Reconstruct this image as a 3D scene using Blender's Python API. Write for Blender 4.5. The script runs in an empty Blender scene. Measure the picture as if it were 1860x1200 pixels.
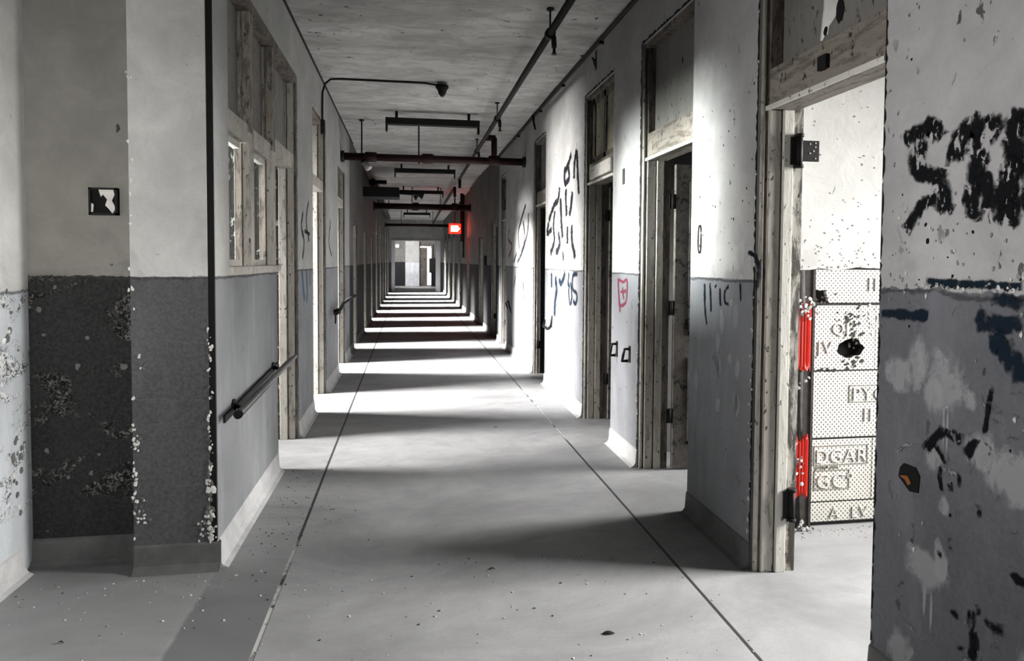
import bpy, bmesh, math, random
from mathutils import Vector, Matrix
SC = bpy.context.scene
COL = SC.collection
R = random.Random(7)

# ------------------------------------------------------------------ camera
F, PITCH, YAW, ROLL = 1200.0, 0.0369063, 0.1554035, 0.006
fw = Vector((math.sin(YAW)*math.cos(PITCH), math.cos(YAW)*math.cos(PITCH), -math.sin(PITCH)))
rt = Vector((math.cos(YAW), -math.sin(YAW), 0)); up = rt.cross(fw)
r2 = rt*math.cos(ROLL) + up*math.sin(ROLL); u2 = up*math.cos(ROLL) - rt*math.sin(ROLL)
cam = bpy.data.cameras.new('camera'); camo = bpy.data.objects.new('camera', cam); COL.objects.link(camo)
camo.matrix_world = Matrix(((r2.x, u2.x, -fw.x, 0), (r2.y, u2.y, -fw.y, 0), (r2.z, u2.z, -fw.z, 1.6), (0, 0, 0, 1)))
cam.sensor_width = 36; cam.lens = F*36/1860; cam.shift_x = 0.0; cam.shift_y = -81.56/1860
cam.clip_start = 0.05; cam.clip_end = 200
SC.camera = camo

# ------------------------------------------------------------------ world, exposure
w = bpy.data.worlds.new('sky'); SC.world = w; w.use_nodes = True
w.node_tree.nodes['Background'].inputs[0].default_value = (0.75, 0.8, 0.9, 1)
w.node_tree.nodes['Background'].inputs[1].default_value = 0.4
SC.view_settings.view_transform = 'Standard'; SC.view_settings.look = 'None'
SC.view_settings.exposure = 0.0; SC.view_settings.gamma = 1.0; SC.view_settings.use_curve_mapping = False
SC.cycles.use_denoising = True; SC.cycles.max_bounces = 6; SC.cycles.diffuse_bounces = 1
SC.cycles.sample_clamp_indirect = 6

# corridor measures (metres)
XL, XR, H, TW, ZD = -0.98, 1.76, 3.66, 0.21, 1.51
YF = 3.57                    # wall faces that look at the camera on the left
XO_L, XO_R = -4.5, 5.3       # outer walls of the rooms
Y_END = 34.0

# ------------------------------------------------------------------ daylight through the room windows, plus added fill lamps
def daylight(name, x, y, z, dx, wy, hz, power, spread=120, dy=0, dz=0, col=(1, 0.98, 0.95)):
    l = bpy.data.lights.new(name, 'AREA'); l.shape = 'RECTANGLE'; l.size = wy; l.size_y = hz
    l.energy = power; l.spread = math.radians(spread); l.color = col
    o = bpy.data.objects.new(name, l); COL.objects.link(o); o.location = (x, y, z)
    d = Vector((dx, dy, dz)).normalized()
    o.rotation_euler = d.to_track_quat('-Z', 'Y').to_euler()
    return o
# (y centre, width, power): one for each left-hand room's window
LEFT_WIN = [(4.15, 1.5, 165, 30, 1.85, 0.7, 0.0), (5.75, 1.0, 85, 46, 2.25, 1.3, -0.36), (7.65, 1.2, 330, 52, 2.1, 1.7, -0.26), (10.1, 1.0, 360, 34, 2.2, 1.3, -0.30), (12.6, 0.9, 100, 20, 2.0, 1.2, -0.34),
            (15.5, 1.1, 110, 18, 2.0, 1.2, -0.36), (18.3, 1.1, 110, 18, 2.0, 1.2, -0.36), (21.1, 1.2, 120, 18, 2.0, 1.2, -0.36), (23.9, 1.2, 120, 18, 2.0, 1.2, -0.36), (26.4, 1.1, 120, 18, 2.0, 1.2, -0.36), (29.3, 1.5, 170, 18, 2.0, 1.2, -0.36), (32.6, 1.4, 300, 30, 2.0, 1.2, -0.30)]
for y, wd, p, sp, z, hz, dz in LEFT_WIN:
    daylight('daylight_left', XO_L-0.12, y, z, 1, wd, hz, p, sp, dz=dz)
RIGHT_WIN = [(2.58, 1.25, 180, 80, -0.3), (4.5, 0.9, 30, 40, -0.42), (6.1, 0.9, 5, 40, -0.4)]
for y, wd, p, sp, dz in RIGHT_WIN:
    daylight('daylight_right', XO_R+0.12, y, 2.15, -1, wd, 1.5, p, sp, dz=dz)
daylight('lobby_fill', 0.9, -4.6, 1.7, -0.42, 1.6, 0.9, 27, 33, dy=1, dz=0.0)  # added fill lamp before the blank back wall, out of view
daylight('lobby_fill', -2.25, 1.75, 1.75, 1, 1.0, 0.5, 14, 70)  # added fill lamp for the near right wall, out of view
daylight('end_fill', -0.95+0.2, 39.0, 1.9, 1, 2.0, 2.2, 120, 150, dy=0.9)  # this lamp and the next are added inside the end vestibule, without windows
daylight('end_fill', -3.4, 41.0, 1.9, 1, 1.0, 2.2, 90, 150, dy=0.4)

# ------------------------------------------------------------------ materials
class NT:
    def __init__(s, name):
        s.m = bpy.data.materials.new(name); s.m.use_nodes = True; s.t = s.m.node_tree
        s.t.nodes.clear(); s.pos = s.n('ShaderNodeNewGeometry').outputs['Position']
    def n(s, typ, **kw):
        nd = s.t.nodes.new(typ)
        for k, v in kw.items(): setattr(nd, k, v)
        return nd
    def put(s, nd, i, v):
        if v is None: return
        if isinstance(v, bpy.types.NodeSocket): s.t.links.new(v, nd.inputs[i])
        else: nd.inputs[i].default_value = v
    def math(s, op, a, b=None, c=None, clamp=False):
        nd = s.n('ShaderNodeMath', operation=op); nd.use_clamp = clamp
        s.put(nd, 0, a); s.put(nd, 1, b); s.put(nd, 2, c); return nd.outputs[0]
    def noise(s, scale, detail=4, rough=0.55, stretch=None, seed=0.0, dist=0.0):
        v = s.pos
        mp = s.n('ShaderNodeMapping'); s.put(mp, 0, v)
        mp.inputs['Location'].default_value = (seed*3.1, seed*1.7, seed*2.3)
        if stretch: mp.inputs['Scale'].default_value = stretch
        nd = s.n('ShaderNodeTexNoise'); s.put(nd, 'Vector', mp.outputs[0])
        nd.inputs['Scale'].default_value = scale; nd.inputs['Detail'].default_value = detail
        nd.inputs['Roughness'].default_value = rough; nd.inputs['Distortion'].default_value = dist
        return nd.outputs['Fac']
    def step(s, v, a, b):          # a -> 0, b -> 1
        nd = s.n('ShaderNodeMapRange'); nd.clamp = True
        s.put(nd, 0, v); nd.inputs[1].default_value = a; nd.inputs[2].default_value = b
        return nd.outputs[0]
    def mix(s, f, a, b):
        nd = s.n('ShaderNodeMix', data_type='RGBA')
        s.put(nd, 0, f)
        for i, v in ((6, a), (7, b)):
            if isinstance(v, tuple) and len(v) == 3: v = v+(1,)
            s.put(nd, i, v)
        return nd.outputs[2]
    def xyz(s):
        nd = s.n('ShaderNodeSeparateXYZ'); s.put(nd, 0, s.pos); return nd.outputs
    def out(s, col, rough=0.85, bump=None, bstr=0.4, bdist=0.01, alpha=None, metal=0.0, spec=0.3, emit=None, es=0):
        p = s.n('ShaderNodeBsdfPrincipled')
        if isinstance(col, tuple): col = col+(1,)
        s.put(p, 'Base Color', col); s.put(p, 'Roughness', rough); s.put(p, 'Metallic', metal)
        p.inputs['Specular IOR Level'].default_value = spec
        if bump is not None:
            b = s.n('ShaderNodeBump'); b.inputs['Strength'].default_value = bstr; b.inputs['Distance'].default_value = bdist
            s.put(b, 'Height', bump); s.t.links.new(b.outputs[0], p.inputs['Normal'])
        if alpha is not None: s.put(p, 'Alpha', alpha)
        if emit: p.inputs['Emission Color'].default_value = emit+(1,); p.inputs['Emission Strength'].default_value = es
        o = s.n('ShaderNodeOutputMaterial'); s.t.links.new(p.outputs[0], o.inputs[0])
        return s.m
M = {}
def plaster(name, upc, loc, seed=0.0, chips=0.36, peel=0.33, peelcol=(0.62, 0.6, 0.55), zd=ZD, stain=1.0, ragged=0.006, edge=True, spec=0.12, crust=None):
    t = NT(name); x, y, z = t.xyz()
    big = t.noise(1.3, 6, 0.6, seed=seed); mid = t.noise(5, 8, 0.65, seed=seed+3, dist=0.6); fine = t.noise(60, 3, 0.6, seed=seed+5)
    strk = t.noise(6, 5, 0.6, stretch=(1, 1, 0.25), seed=seed+9)
    f1 = t.step(big, 0.32, 0.68); f2 = t.step(mid, 0.3, 0.72)
    d = 1-0.35*stain
    up1 = t.mix(f1, tuple(c*d for c in upc), upc); up2 = t.mix(t.math('MULTIPLY', f2, 0.55*stain), up1, tuple(c*0.5 for c in upc))
    # a smear band just over the dado, where old wash has come off
    band = t.math('MULTIPLY', t.step(z, zd+0.38, zd+0.05), t.step(mid, 0.52, 0.6))
    up2 = t.mix(t.math('MULTIPLY', band, 0.6), up2, tuple(c*0.6 for c in upc))
    lo1 = t.mix(f1, tuple(c*0.7 for c in loc), loc); lo2 = t.mix(t.math('MULTIPLY', t.step(strk, 0.5, 0.75), 0.4), lo1, tuple(min(1, c*1.6) for c in loc))
    zz = t.math('ADD', z, t.math('MULTIPLY', t.math('SUBTRACT', mid, 0.5), ragged*8))
    zz2 = t.math('ADD', z, t.math('MULTIPLY', t.math('SUBTRACT', t.noise(25, 4, 0.6, seed=seed+21), 0.5), ragged*3))
    col = t.mix(t.step(zz2, zd-0.002, zd+0.002), lo2, up2)
    if edge:
        line = t.math('MULTIPLY', t.step(t.math('ABSOLUTE', t.math('SUBTRACT', zz, zd-0.008)), 0.011, 0.004), 0.75)
        col = t.mix(line, col, (0.03, 0.03, 0.035))
    # peeled patches (bare coat beneath) and small pits
    pn = t.noise(3.2, 9, 0.72, seed=seed+12, dist=0.8)
    pm = t.step(pn, peel, peel-0.012)
    low = t.math('ADD', t.step(z, zd+0.15, zd-0.05), 0.0)
    pm = t.math('MULTIPLY', pm, t.math('ADD', 0.35, t.math('MULTIPLY', low, 0.65)))
    col = t.mix(pm, col, peelcol)
    rim = t.math('MULTIPLY', t.step(pn, peel+0.022, peel+0.006), t.step(pn, peel-0.004, peel+0.004))
    col = t.mix(t.math('MULTIPLY', rim, t.math('ADD', 0.15, t.math('MULTIPLY', low, 0.6))), col, (0.02, 0.02, 0.02))
    pit = t.noise(22, 3, 0.5, stretch=(1, 1, 0.6), seed=seed+15, dist=0.5)
    pit2 = t.math('MULTIPLY', t.step(pit, chips-0.07, chips-0.10), t.step(t.noise(1.7, 3, seed=seed+17), 0.42, 0.58))
    col = t.mix(t.math('MULTIPLY', pit2, 0.9), col, (0.03, 0.028, 0.03))
    col = t.mix(t.math('MULTIPLY', t.step(fine, 0.35, 0.65), 0.12), col, tuple(c*0.5 for c in upc))
    extra = 0.0
    if crust:            # blistered, flaking coat in clusters: pale scales with black gaps between them
        thr, light, dark, zlo, zhi = crust
        cl = t.noise(2.6, 5, 0.6, stretch=(1, 1, 1.5), seed=seed+41, dist=1.2); sc = t.noise(34, 5, 0.65, seed=seed+43, dist=1.6)
        cm = t.math('MULTIPLY', t.step(cl, thr, thr+0.05), t.math('MULTIPLY', t.step(z, zlo, zlo+0.1), t.step(z, zhi+0.05, zhi-0.05)))
        sh = t.math('MULTIPLY', cm, t.step(sc, 0.52, 0.56)); gp = t.math('MULTIPLY', cm, t.step(sc, 0.49, 0.45))
        col = t.mix(t.math('MULTIPLY', sh, 0.9), col, light); col = t.mix(t.math('MULTIPLY', gp, 0.85), col, dark)
        extra = t.math('MULTIPLY', sh, 1.5)
    h = t.math('SUBTRACT', t.math('ADD', t.math('ADD', t.math('MULTIPLY', mid, 0.8), extra), t.math('MULTIPLY', fine, 0.05)), t.math('ADD', t.math('MULTIPLY', pm, 0.5), t.math('MULTIPLY', pit2, 1.2)))
    M[name] = t.out(col, 0.8, h, 0.5, 0.012, spec=spec)
plaster('plaster_corridor_left', (0.62, 0.62, 0.60), (0.27, 0.277, 0.29), 1, chips=0.36, peel=0.30)
plaster('plaster_corridor_right', (0.68, 0.67, 0.66), (0.24, 0.247, 0.265), 4, chips=0.385, peel=0.29)
plaster('plaster_near_right', (0.62, 0.61, 0.62), (0.16, 0.165, 0.185), 8, chips=0.41, peel=0.345, ragged=0.016, peelcol=(0.3, 0.3, 0.31), crust=(0.62, (0.4, 0.4, 0.42), (0.02, 0.02, 0.022), 0.1, 1.7))
plaster('plaster_front_pier', (0.66, 0.655, 0.64), (0.075, 0.076, 0.08), 13, chips=0.35, peel=0.30, peelcol=(0.16, 0.16, 0.16))  # same lower paint as the corridor, darkened for a face with little light
plaster('plaster_recess', (0.32, 0.31, 0.285), (0.022, 0.022, 0.023), 17, chips=0.33, peel=0.30, peelcol=(0.05, 0.05, 0.048), ragged=0.012, crust=(0.53, (0.15, 0.147, 0.135), (0.004, 0.004, 0.004), 0.3, 1.49))  # darker face; the pier's shadow is put into its colour too
plaster('plaster_lobby', (0.72, 0.72, 0.69), (0.52, 0.55, 0.58), 37, chips=0.36, peel=0.32, zd=1.44, crust=(0.5, (0.7, 0.69, 0.66), (0.02, 0.02, 0.02), 0.3, 1.43))
plaster('plaster_room', (0.72, 0.72, 0.69), (0.72, 0.72, 0.69), 23, chips=0.36, peel=0.32, edge=False, stain=0.6)
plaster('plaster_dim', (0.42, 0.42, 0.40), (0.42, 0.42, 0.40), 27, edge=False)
plaster('plaster_far', (0.5, 0.5, 0.49), (0.10, 0.10, 0.11), 29, chips=0.33, peel=0.28)
plaster('plaster_end', (0.6, 0.6, 0.6), (0.66, 0.68, 0.74), 39, chips=0.38)
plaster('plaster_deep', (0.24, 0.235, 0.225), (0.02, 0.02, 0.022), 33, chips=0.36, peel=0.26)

def m_ceiling():
    t = NT('ceiling_plaster')
    a = t.noise(0.9, 7, 0.62, stretch=(0.8, 1.6, 1), seed=2, dist=0.4); b = t.noise(3.5, 9, 0.7, stretch=(0.7, 1.5, 1), seed=5, dist=0.9); c = t.noise(14, 3, 0.5, seed=6)
    col = t.mix(t.step(a, 0.32, 0.66), (0.36, 0.352, 0.335), (0.68, 0.672, 0.65))
    col = t.mix(t.math('MULTIPLY', t.step(b, 0.44, 0.62), 0.6), col, (0.26, 0.25, 0.235))
    pit = t.math('MULTIPLY', t.step(c, 0.31, 0.28), t.step(t.noise(1.2, 2, seed=8), 0.42, 0.52))
    col = t.mix(pit, col, (0.04, 0.04, 0.04))
    M['ceiling'] = t.out(col, 0.9, t.math('SUBTRACT', b, pit), 0.4, 0.012)
m_ceiling()
def m_floor():
    t = NT('floor_concrete'); x, y, z = t.xyz()
    a = t.noise(1.1, 7, 0.65, stretch=(0.7, 1.2, 1), seed=31, dist=0.5); b = t.noise(6, 9, 0.7, seed=33, dist=0.5); f = t.noise(70, 2, 0.5, seed=35)
    col = t.mix(t.step(a, 0.3, 0.7), (0.21, 0.21, 0.215), (0.43, 0.434, 0.44))
    col = t.mix(t.math('MULTIPLY', t.step(b, 0.5, 0.68), 0.45), col, (0.26, 0.265, 0.275))
    col = t.mix(t.math('MULTIPLY', t.step(f, 0.4, 0.7), 0.15), col, (0.2, 0.2, 0.2))
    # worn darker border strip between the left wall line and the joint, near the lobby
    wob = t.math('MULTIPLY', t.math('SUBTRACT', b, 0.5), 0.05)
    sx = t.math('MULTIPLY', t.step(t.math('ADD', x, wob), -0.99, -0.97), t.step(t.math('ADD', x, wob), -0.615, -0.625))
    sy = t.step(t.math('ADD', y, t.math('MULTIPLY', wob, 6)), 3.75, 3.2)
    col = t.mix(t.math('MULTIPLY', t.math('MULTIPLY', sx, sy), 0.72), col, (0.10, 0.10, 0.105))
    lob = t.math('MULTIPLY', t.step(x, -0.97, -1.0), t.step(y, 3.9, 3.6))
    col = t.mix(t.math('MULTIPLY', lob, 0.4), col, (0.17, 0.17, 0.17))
    # saw-cut joints
    j1 = t.step(t.math('ABSOLUTE', t.math('ADD', x, 0.622)), 0.011, 0.006)
    j2 = t.step(t.math('ABSOLUTE', t.math('SUBTRACT', x, 1.40)), 0.011, 0.006)
    j = t.math('MAXIMUM', j1, j2)
    fl = t.math('MULTIPLY', t.step(x, 0.1, 0.0), t.step(y, 3.9, 3.7)); fr = t.math('MULTIPLY', t.step(x, 0.0, 0.1), t.math('MULTIPLY', t.step(y, 5.6, 5.9), t.step(y, 8.2, 7.9)))
    lit_cut = t.math('MULTIPLY', t.math('ADD', fl, fr), t.step(t.noise(9, 3, seed=41), 0.38, 0.48))      # pale stretches: the lit line is put into the cut's colour
    jc = t.mix(t.math('MULTIPLY', lit_cut, 0.8), (0.015, 0.015, 0.015), (0.55, 0.54, 0.52))
    col = t.mix(t.math('MULTIPLY', j, 0.93), col, jc)
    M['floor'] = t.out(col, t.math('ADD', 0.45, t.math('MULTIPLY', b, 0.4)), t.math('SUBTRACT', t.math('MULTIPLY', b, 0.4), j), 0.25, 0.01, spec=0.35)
m_floor()
def m_base():
    t = NT('base_concrete'); a = t.noise(3, 7, 0.65, seed=51); b = t.noise(30, 3, 0.6, seed=52)
    col = t.mix(t.step(a, 0.3, 0.7), (0.34, 0.34, 0.34), (0.58, 0.58, 0.58))
    M['base'] = t.out(t.mix(t.math('MULTIPLY', t.step(b, 0.55, 0.7), 0.3), col, (0.2, 0.2, 0.2)), 0.7, a, 0.2)
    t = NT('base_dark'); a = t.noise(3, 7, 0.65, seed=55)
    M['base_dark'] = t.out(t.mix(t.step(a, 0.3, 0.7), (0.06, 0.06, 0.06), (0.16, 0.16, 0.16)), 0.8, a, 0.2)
m_base()
def m_wood(name, c1, c2, dark, seed=0.0, amt=0.5, thr=0.6, along='z'):
    t = NT(name); a = t.noise(4, 6, 0.6, stretch=(1, 1, 0.3) if along == 'z' else (1, 0.3, 1), seed=seed); b = t.noise(24, 7, 0.7, stretch=(1, 1, 0.22) if along == 'z' else (1, 0.2, 1), seed=seed+2, dist=0.4)
    c = t.noise(40, 4, 0.6, stretch=(1, 1, 0.5), seed=seed+4)
    col = t.mix(t.step(a, 0.3, 0.7), c1, c2)
    col = t.mix(t.math('MULTIPLY', t.step(b, thr-0.1, thr+0.02), amt), col, dark)
    pm = t.step(c, 0.37, 0.34)
    col = t.mix(t.math('MULTIPLY', pm, 0.9), col, tuple(k*0.35 for k in dark))
    M[name] = t.out(col, 0.75, t.math('SUBTRACT', b, pm), 0.5, 0.006)
m_wood('wood_cream', (0.48, 0.45, 0.40), (0.66, 0.63, 0.57), (0.16, 0.13, 0.105), 3, 0.6, 0.62)
m_wood('wood_pale', (0.66, 0.64, 0.58), (0.8, 0.78, 0.72), (0.25, 0.22, 0.18), 7, 0.5, 0.66)
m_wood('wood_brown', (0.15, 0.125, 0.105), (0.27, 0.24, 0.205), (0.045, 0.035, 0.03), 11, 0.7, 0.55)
m_wood('wood_rough', (0.6, 0.58, 0.52), (0.4, 0.38, 0.34), (0.05, 0.045, 0.04), 15, 0.95, 0.52)
m_wood('wood_bar', (0.22, 0.195, 0.165), (0.33, 0.30, 0.26), (0.06, 0.05, 0.04), 35, 0.6, 0.58, 'y')
m_wood('wood_mid', (0.24, 0.21, 0.18), (0.36, 0.33, 0.29), (0.06, 0.05, 0.04), 25, 0.7, 0.56)
m_wood('transom_panel', (0.20, 0.19, 0.18), (0.26, 0.25, 0.235), (0.15, 0.14, 0.13), 19, 0.3, 0.6)
m_wood('transom_glass_painted', (0.30, 0.29, 0.21), (0.42, 0.41, 0.32), (0.15, 0.14, 0.1), 21, 0.4, 0.6)
def m_leaf():
    t = NT('door_leaf_paint'); a = t.noise(5, 8, 0.7, seed=61, dist=0.6); b = t.noise(14, 8, 0.75, seed=62, dist=1.0); c = t.noise(3, 3, 0.5, seed=63)
    col = t.mix(t.step(a, 0.35, 0.65), (0.085, 0.075, 0.066), (0.17, 0.155, 0.14))
    k = t.math('MULTIPLY', t.step(b, 0.53, 0.57), t.step(c, 0.4, 0.55))
    col = t.mix(k, col, (0.02, 0.018, 0.016))
    M['door_leaf'] = t.out(col, 0.7, b, 0.5, 0.008)
m_leaf()
def flat(name, col, rough=0.6, metal=0.0, nz=0.25, seed=0, emit=None, es=0):
    t = NT(name); a = t.noise(18, 6, 0.65, seed=seed)
    c = t.mix(t.math('MULTIPLY', t.step(a, 0.35, 0.7), nz*2), col, tuple(k*0.45 for k in col))
    M[name] = t.out(c, rough, a, 0.15, 0.004, metal=metal, emit=emit, es=es)
flat('black_metal', (0.007, 0.0065, 0.0065), 0.7, 0.0)
flat('black_gap', (0.008, 0.008, 0.008), 0.95)
flat('rust_pipe', (0.028, 0.009, 0.008), 0.65, 0.2, 0.4)
flat('rail_paint', (0.10, 0.10, 0.10), 0.45, 0.3)
flat('white_flake', (0.72, 0.71, 0.68), 0.8)
flat('grey_flake', (0.14, 0.138, 0.13), 0.85)
flat('stripped_white', (0.85, 0.86, 0.88), 0.85, nz=0.1)
flat('red_paint', (0.62, 0.028, 0.015), 0.5, nz=0.12)
flat('grime', (0.07, 0.065, 0.06), 0.9, nz=0.5)
flat('tile_line', (0.36, 0.35, 0.31), 0.9, nz=0.3)
flat('bare_patch', (0.30, 0.31, 0.33), 0.85, nz=0.2)
flat('rust_orange', (0.35, 0.12, 0.03), 0.8)
flat('lampshade_white', (0.8, 0.78, 0.75), 0.4)
flat('exit_face', (1.0, 0.85, 0.75), 0.5, emit=(1.0, 0.62, 0.45), es=6)
flat('exit_red', (0.9, 0.02, 0.01), 0.5, emit=(1.0, 0.02, 0.01), es=3)
flat('dark_panel', (0.02, 0.02, 0.02), 0.5)  # near-black, for the leaves of the fourth and some farther doors
def m_spray(name, col, cover=0.62, soft=0.14, sc=26, maxa=0.96, specks=False):
    t = NT(name); a = t.noise(sc, 6, 0.72, stretch=(1, 1, 0.55), seed=71, dist=0.5)
    at = t.n('ShaderNodeAttribute'); at.attribute_name = 'mask'
    v = t.math('ADD', at.outputs['Fac'], t.math('MULTIPLY', t.math('SUBTRACT', a, 0.5), 3.2))
    al = t.math('MULTIPLY', t.step(v, 1-cover-soft, 1-cover+soft), maxa)
    if specks:           # lost flecks of paint inside the stroke
        n2 = t.noise(38, 5, 0.7, stretch=(1, 1, 0.45), seed=77, dist=0.4); n3 = t.noise(7, 3, 0.5, seed=79)
        al = t.math('MULTIPLY', al, t.step(t.math('ADD', n2, t.math('MULTIPLY', t.math('SUBTRACT', n3, 0.5), 0.25)), 0.575, 0.55))
    M[name] = t.out(col, 0.85, alpha=al, spec=0.1)
m_spray('spray_black', (0.006, 0.0065, 0.008), 0.62, 0.3, 20, 0.97, True); m_spray('spray_broken', (0.015, 0.015, 0.02), 0.52, 0.12, 26)
m_spray('spray_blue', (0.008, 0.016, 0.028), 0.48, 0.3, 22); m_spray('spray_red', (0.17, 0.04, 0.065), 0.55, 0.2); m_spray('spray_soft_blue', (0.10, 0.18, 0.25), 0.5, 0.4, 12)
m_spray('scuff', (0.46, 0.47, 0.49), 0.5, 0.3, 16, 0.6); m_spray('soot', (0.008, 0.008, 0.008), 0.6, 0.3, 30)
def m_tile():
    t = NT('hollow_tile'); x, y, z = t.xyz(); P = 0.029
    def cell(ox, oz):
        u = t.math('SUBTRACT', t.math('FRACT', t.math('ADD', t.math('DIVIDE', x, P), ox)), 0.5); v = t.math('SUBTRACT', t.math('FRACT', t.math('ADD', t.math('DIVIDE', z, P), oz)), 0.5)
        return t.math('ADD', t.math('ABSOLUTE', u), t.math('MULTIPLY', t.math('ABSOLUTE', v), 0.8))
    d = t.math('MINIMUM', cell(0, 0), cell(0.5, 0.5))
    dots = t.step(d, 0.25, 0.17)
    a = t.noise(6, 7, 0.65, seed=81)
    col = t.mix(t.step(a, 0.3, 0.7), (0.70, 0.68, 0.62), (0.83, 0.81, 0.76))
    col = t.mix(t.math('MULTIPLY', dots, 0.85), col, (0.09, 0.08, 0.07))
    M['hollow_tile'] = t.out(col, 0.8, t.math('MULTIPLY', dots, -1.0), 0.6, 0.004)
    t = NT('tile_letter'); a = t.noise(20, 4, seed=83)
    M['tile_letter'] = t.out(t.mix(a, (0.62, 0.6, 0.55), (0.8, 0.78, 0.73)), 0.8)
m_tile()
def m_foliage():
    t = NT('peeled_edge'); a = t.noise(16, 8, 0.75, stretch=(1, 1, 0.6), seed=91, dist=0.8)
    M['peeled_edge'] = t.out(t.mix(t.step(a, 0.575, 0.60), (0.008, 0.008, 0.008), (0.5, 0.49, 0.46)), 0.8, a, 0.5, 0.01)
m_foliage()
def m_glass():
    t = NT('window_glass'); t.t.nodes.clear()
    g = t.n('ShaderNodeBsdfGlossy'); g.inputs[1].default_value = 0.05
    tr = t.n('ShaderNodeBsdfTransparent'); tr.inputs[0].default_value = (0.85, 0.88, 0.88, 1)
    mx = t.n('ShaderNodeMixShader'); mx.inputs[0].default_value = 0.08
    t.t.links.new(tr.outputs[0], mx.inputs[1]); t.t.links.new(g.outputs[0], mx.inputs[2])
    o = t.n('ShaderNodeOutputMaterial'); t.t.links.new(mx.outputs[0], o.inputs[0]); M['glass'] = t.m
m_glass()

# ------------------------------------------------------------------ mesh helpers
class MB:
    """collects shapes and links them as ONE mesh object"""
    def __init__(s): s.bm = bmesh.new(); s.mats = []
    def mi(s, m):
        if m not in s.mats: s.mats.append(m)
        return s.mats.index(m)
    def box(s, x0, x1, y0, y1, z0, z1, m, bev=0):
        if x0 > x1: x0, x1 = x1, x0
        if y0 > y1: y0, y1 = y1, y0
        if z0 > z1: z0, z1 = z1, z0
        r = bmesh.ops.create_cube(s.bm, size=1)
        for v in r['verts']:
            v.co = Vector(((x0+x1)/2+v.co.x*(x1-x0), (y0+y1)/2+v.co.y*(y1-y0), (z0+z1)/2+v.co.z*(z1-z0)))
        fs = set(f for v in r['verts'] for f in v.link_faces); k = s.mi(m)
        for f in fs: f.material_index = k
        if bev:
            es = set(e for f in fs for e in f.edges)
            rr = bmesh.ops.bevel(s.bm, geom=list(es), offset=bev, segments=2, affect='EDGES', profile=0.6)
            for f in rr['faces']: f.material_index = k
        return s
    def tube(s, pts, r, m, seg=12, caps=True):
        pts = [Vector(p) for p in pts]; k = s.mi(m); rings = []
        rr = r if isinstance(r, (list, tuple)) else [r]*len(pts)
        for i, p in enumerate(pts):
            a = pts[max(0, i-1)]; b = pts[min(len(pts)-1, i+1)]; d = (b-a).normalized()
            q = d.to_track_quat('Z', 'X')
            rings.append([s.bm.verts.new(p+q @ Vector((math.cos(2*math.pi*j/seg)*rr[i], math.sin(2*math.pi*j/seg)*rr[i], 0))) for j in range(seg)])
        for a, b in zip(rings, rings[1:]):
            for j in range(seg):
                f = s.bm.faces.new((a[j], a[(j+1) % seg], b[(j+1) % seg], b[j])); f.material_index = k; f.smooth = True
        if caps:
            for ring in (rings[0][::-1], rings[-1]):
                f = s.bm.faces.new(ring); f.material_index = k
        return s
    def poly(s, pts, m, thick=None):
        vs = [s.bm.verts.new(p) for p in pts]; f = s.bm.faces.new(vs); f.material_index = s.mi(m)
        if thick:
            r = bmesh.ops.extrude_face_region(s.bm, geom=[f])
            for v in r['geom']:
                if isinstance(v, bmesh.types.BMVert): v.co += Vector(thick)
                elif isinstance(v, bmesh.types.BMFace): v.material_index = s.mi(m)
            for v in vs:
                for g in v.link_faces: g.material_index = s.mi(m)
        return s
    def prism(s, prof, a, b, m, axis='y'):
        """profile of (across, z) swept from a to b along axis"""
        k = s.mi(m)
        f3 = (lambda p, t: (p[0], t, p[1])) if axis == 'y' else (lambda p, t: (t, p[0], p[1]))
        A = [s.bm.verts.new(f3(p, a)) for p in prof]; B = [s.bm.verts.new(f3(p, b)) for p in prof]; n = len(prof)
        fs = [s.bm.faces.new((A[i], A[(i+1) % n], B[(i+1) % n], B[i])) for i in range(n)]
        fs += [s.bm.faces.new(A[::-1]), s.bm.faces.new(B)]
        for f in fs: f.material_index = k
        return s
    def build(s, name, parent=None, **props):
        bmesh.ops.recalc_face_normals(s.bm, faces=s.bm.faces)
        me = bpy.data.meshes.new(name); s.bm.to_mesh(me); s.bm.free()
        for m in s.mats: me.materials.append(M[m])
        o = bpy.data.objects.new(name, me); COL.objects.link(o)
        if parent: 
            o.parent = parent; o.matrix_parent_inverse = Matrix.Translation(parent.location).inverted()
        for k, v in props.items(): o[k] = v
        return o
def thing(name, label, cat, loc=(0, 0, 0), group=None, kind=None):
    o = bpy.data.objects.new(name, None); COL.objects.link(o); o.location = loc; o.empty_display_size = 0.1
    if label: o['label'] = label
    if cat: o['category'] = cat
    if group: o['group'] = group
    if kind: o['kind'] = kind
    return o
def flake(mb, c, n, size, m, lift=0.006, vertical=1.0):
    """one curled paint chip: small irregular polygon lifted off its surface"""
    n = Vector(n); q = n.to_track_quat('Z', 'Y'); k = R.randint(5, 7); a0 = R.random()*6
    ps = []
    for i in range(k):
        a = a0+2*math.pi*i/k; r = size*0.62*R.choice([0.5, 0.7, 1.0, 1.1])
        ps.append(Vector(c)+q @ Vector((math.cos(a)*r, math.sin(a)*r*vertical, R.uniform(0.1, 0.5)*lift)))
    base = [p-n*lift*0.5 for p in ps]
    vs = [mb.bm.verts.new(p) for p in ps]; vb = [mb.bm.verts.new(p) for p in base]; km = mb.mi(m)
    ctr = mb.bm.verts.new(sum(ps, Vector())/k+n*lift*0.1)
    for i in range(k):
        mb.bm.faces.new((vs[i], vs[(i+1) % k], ctr)).material_index = km
        mb.bm.faces.new((vb[i], vb[(i+1) % k], vs[(i+1) % k], vs[i])).material_index = km
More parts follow.
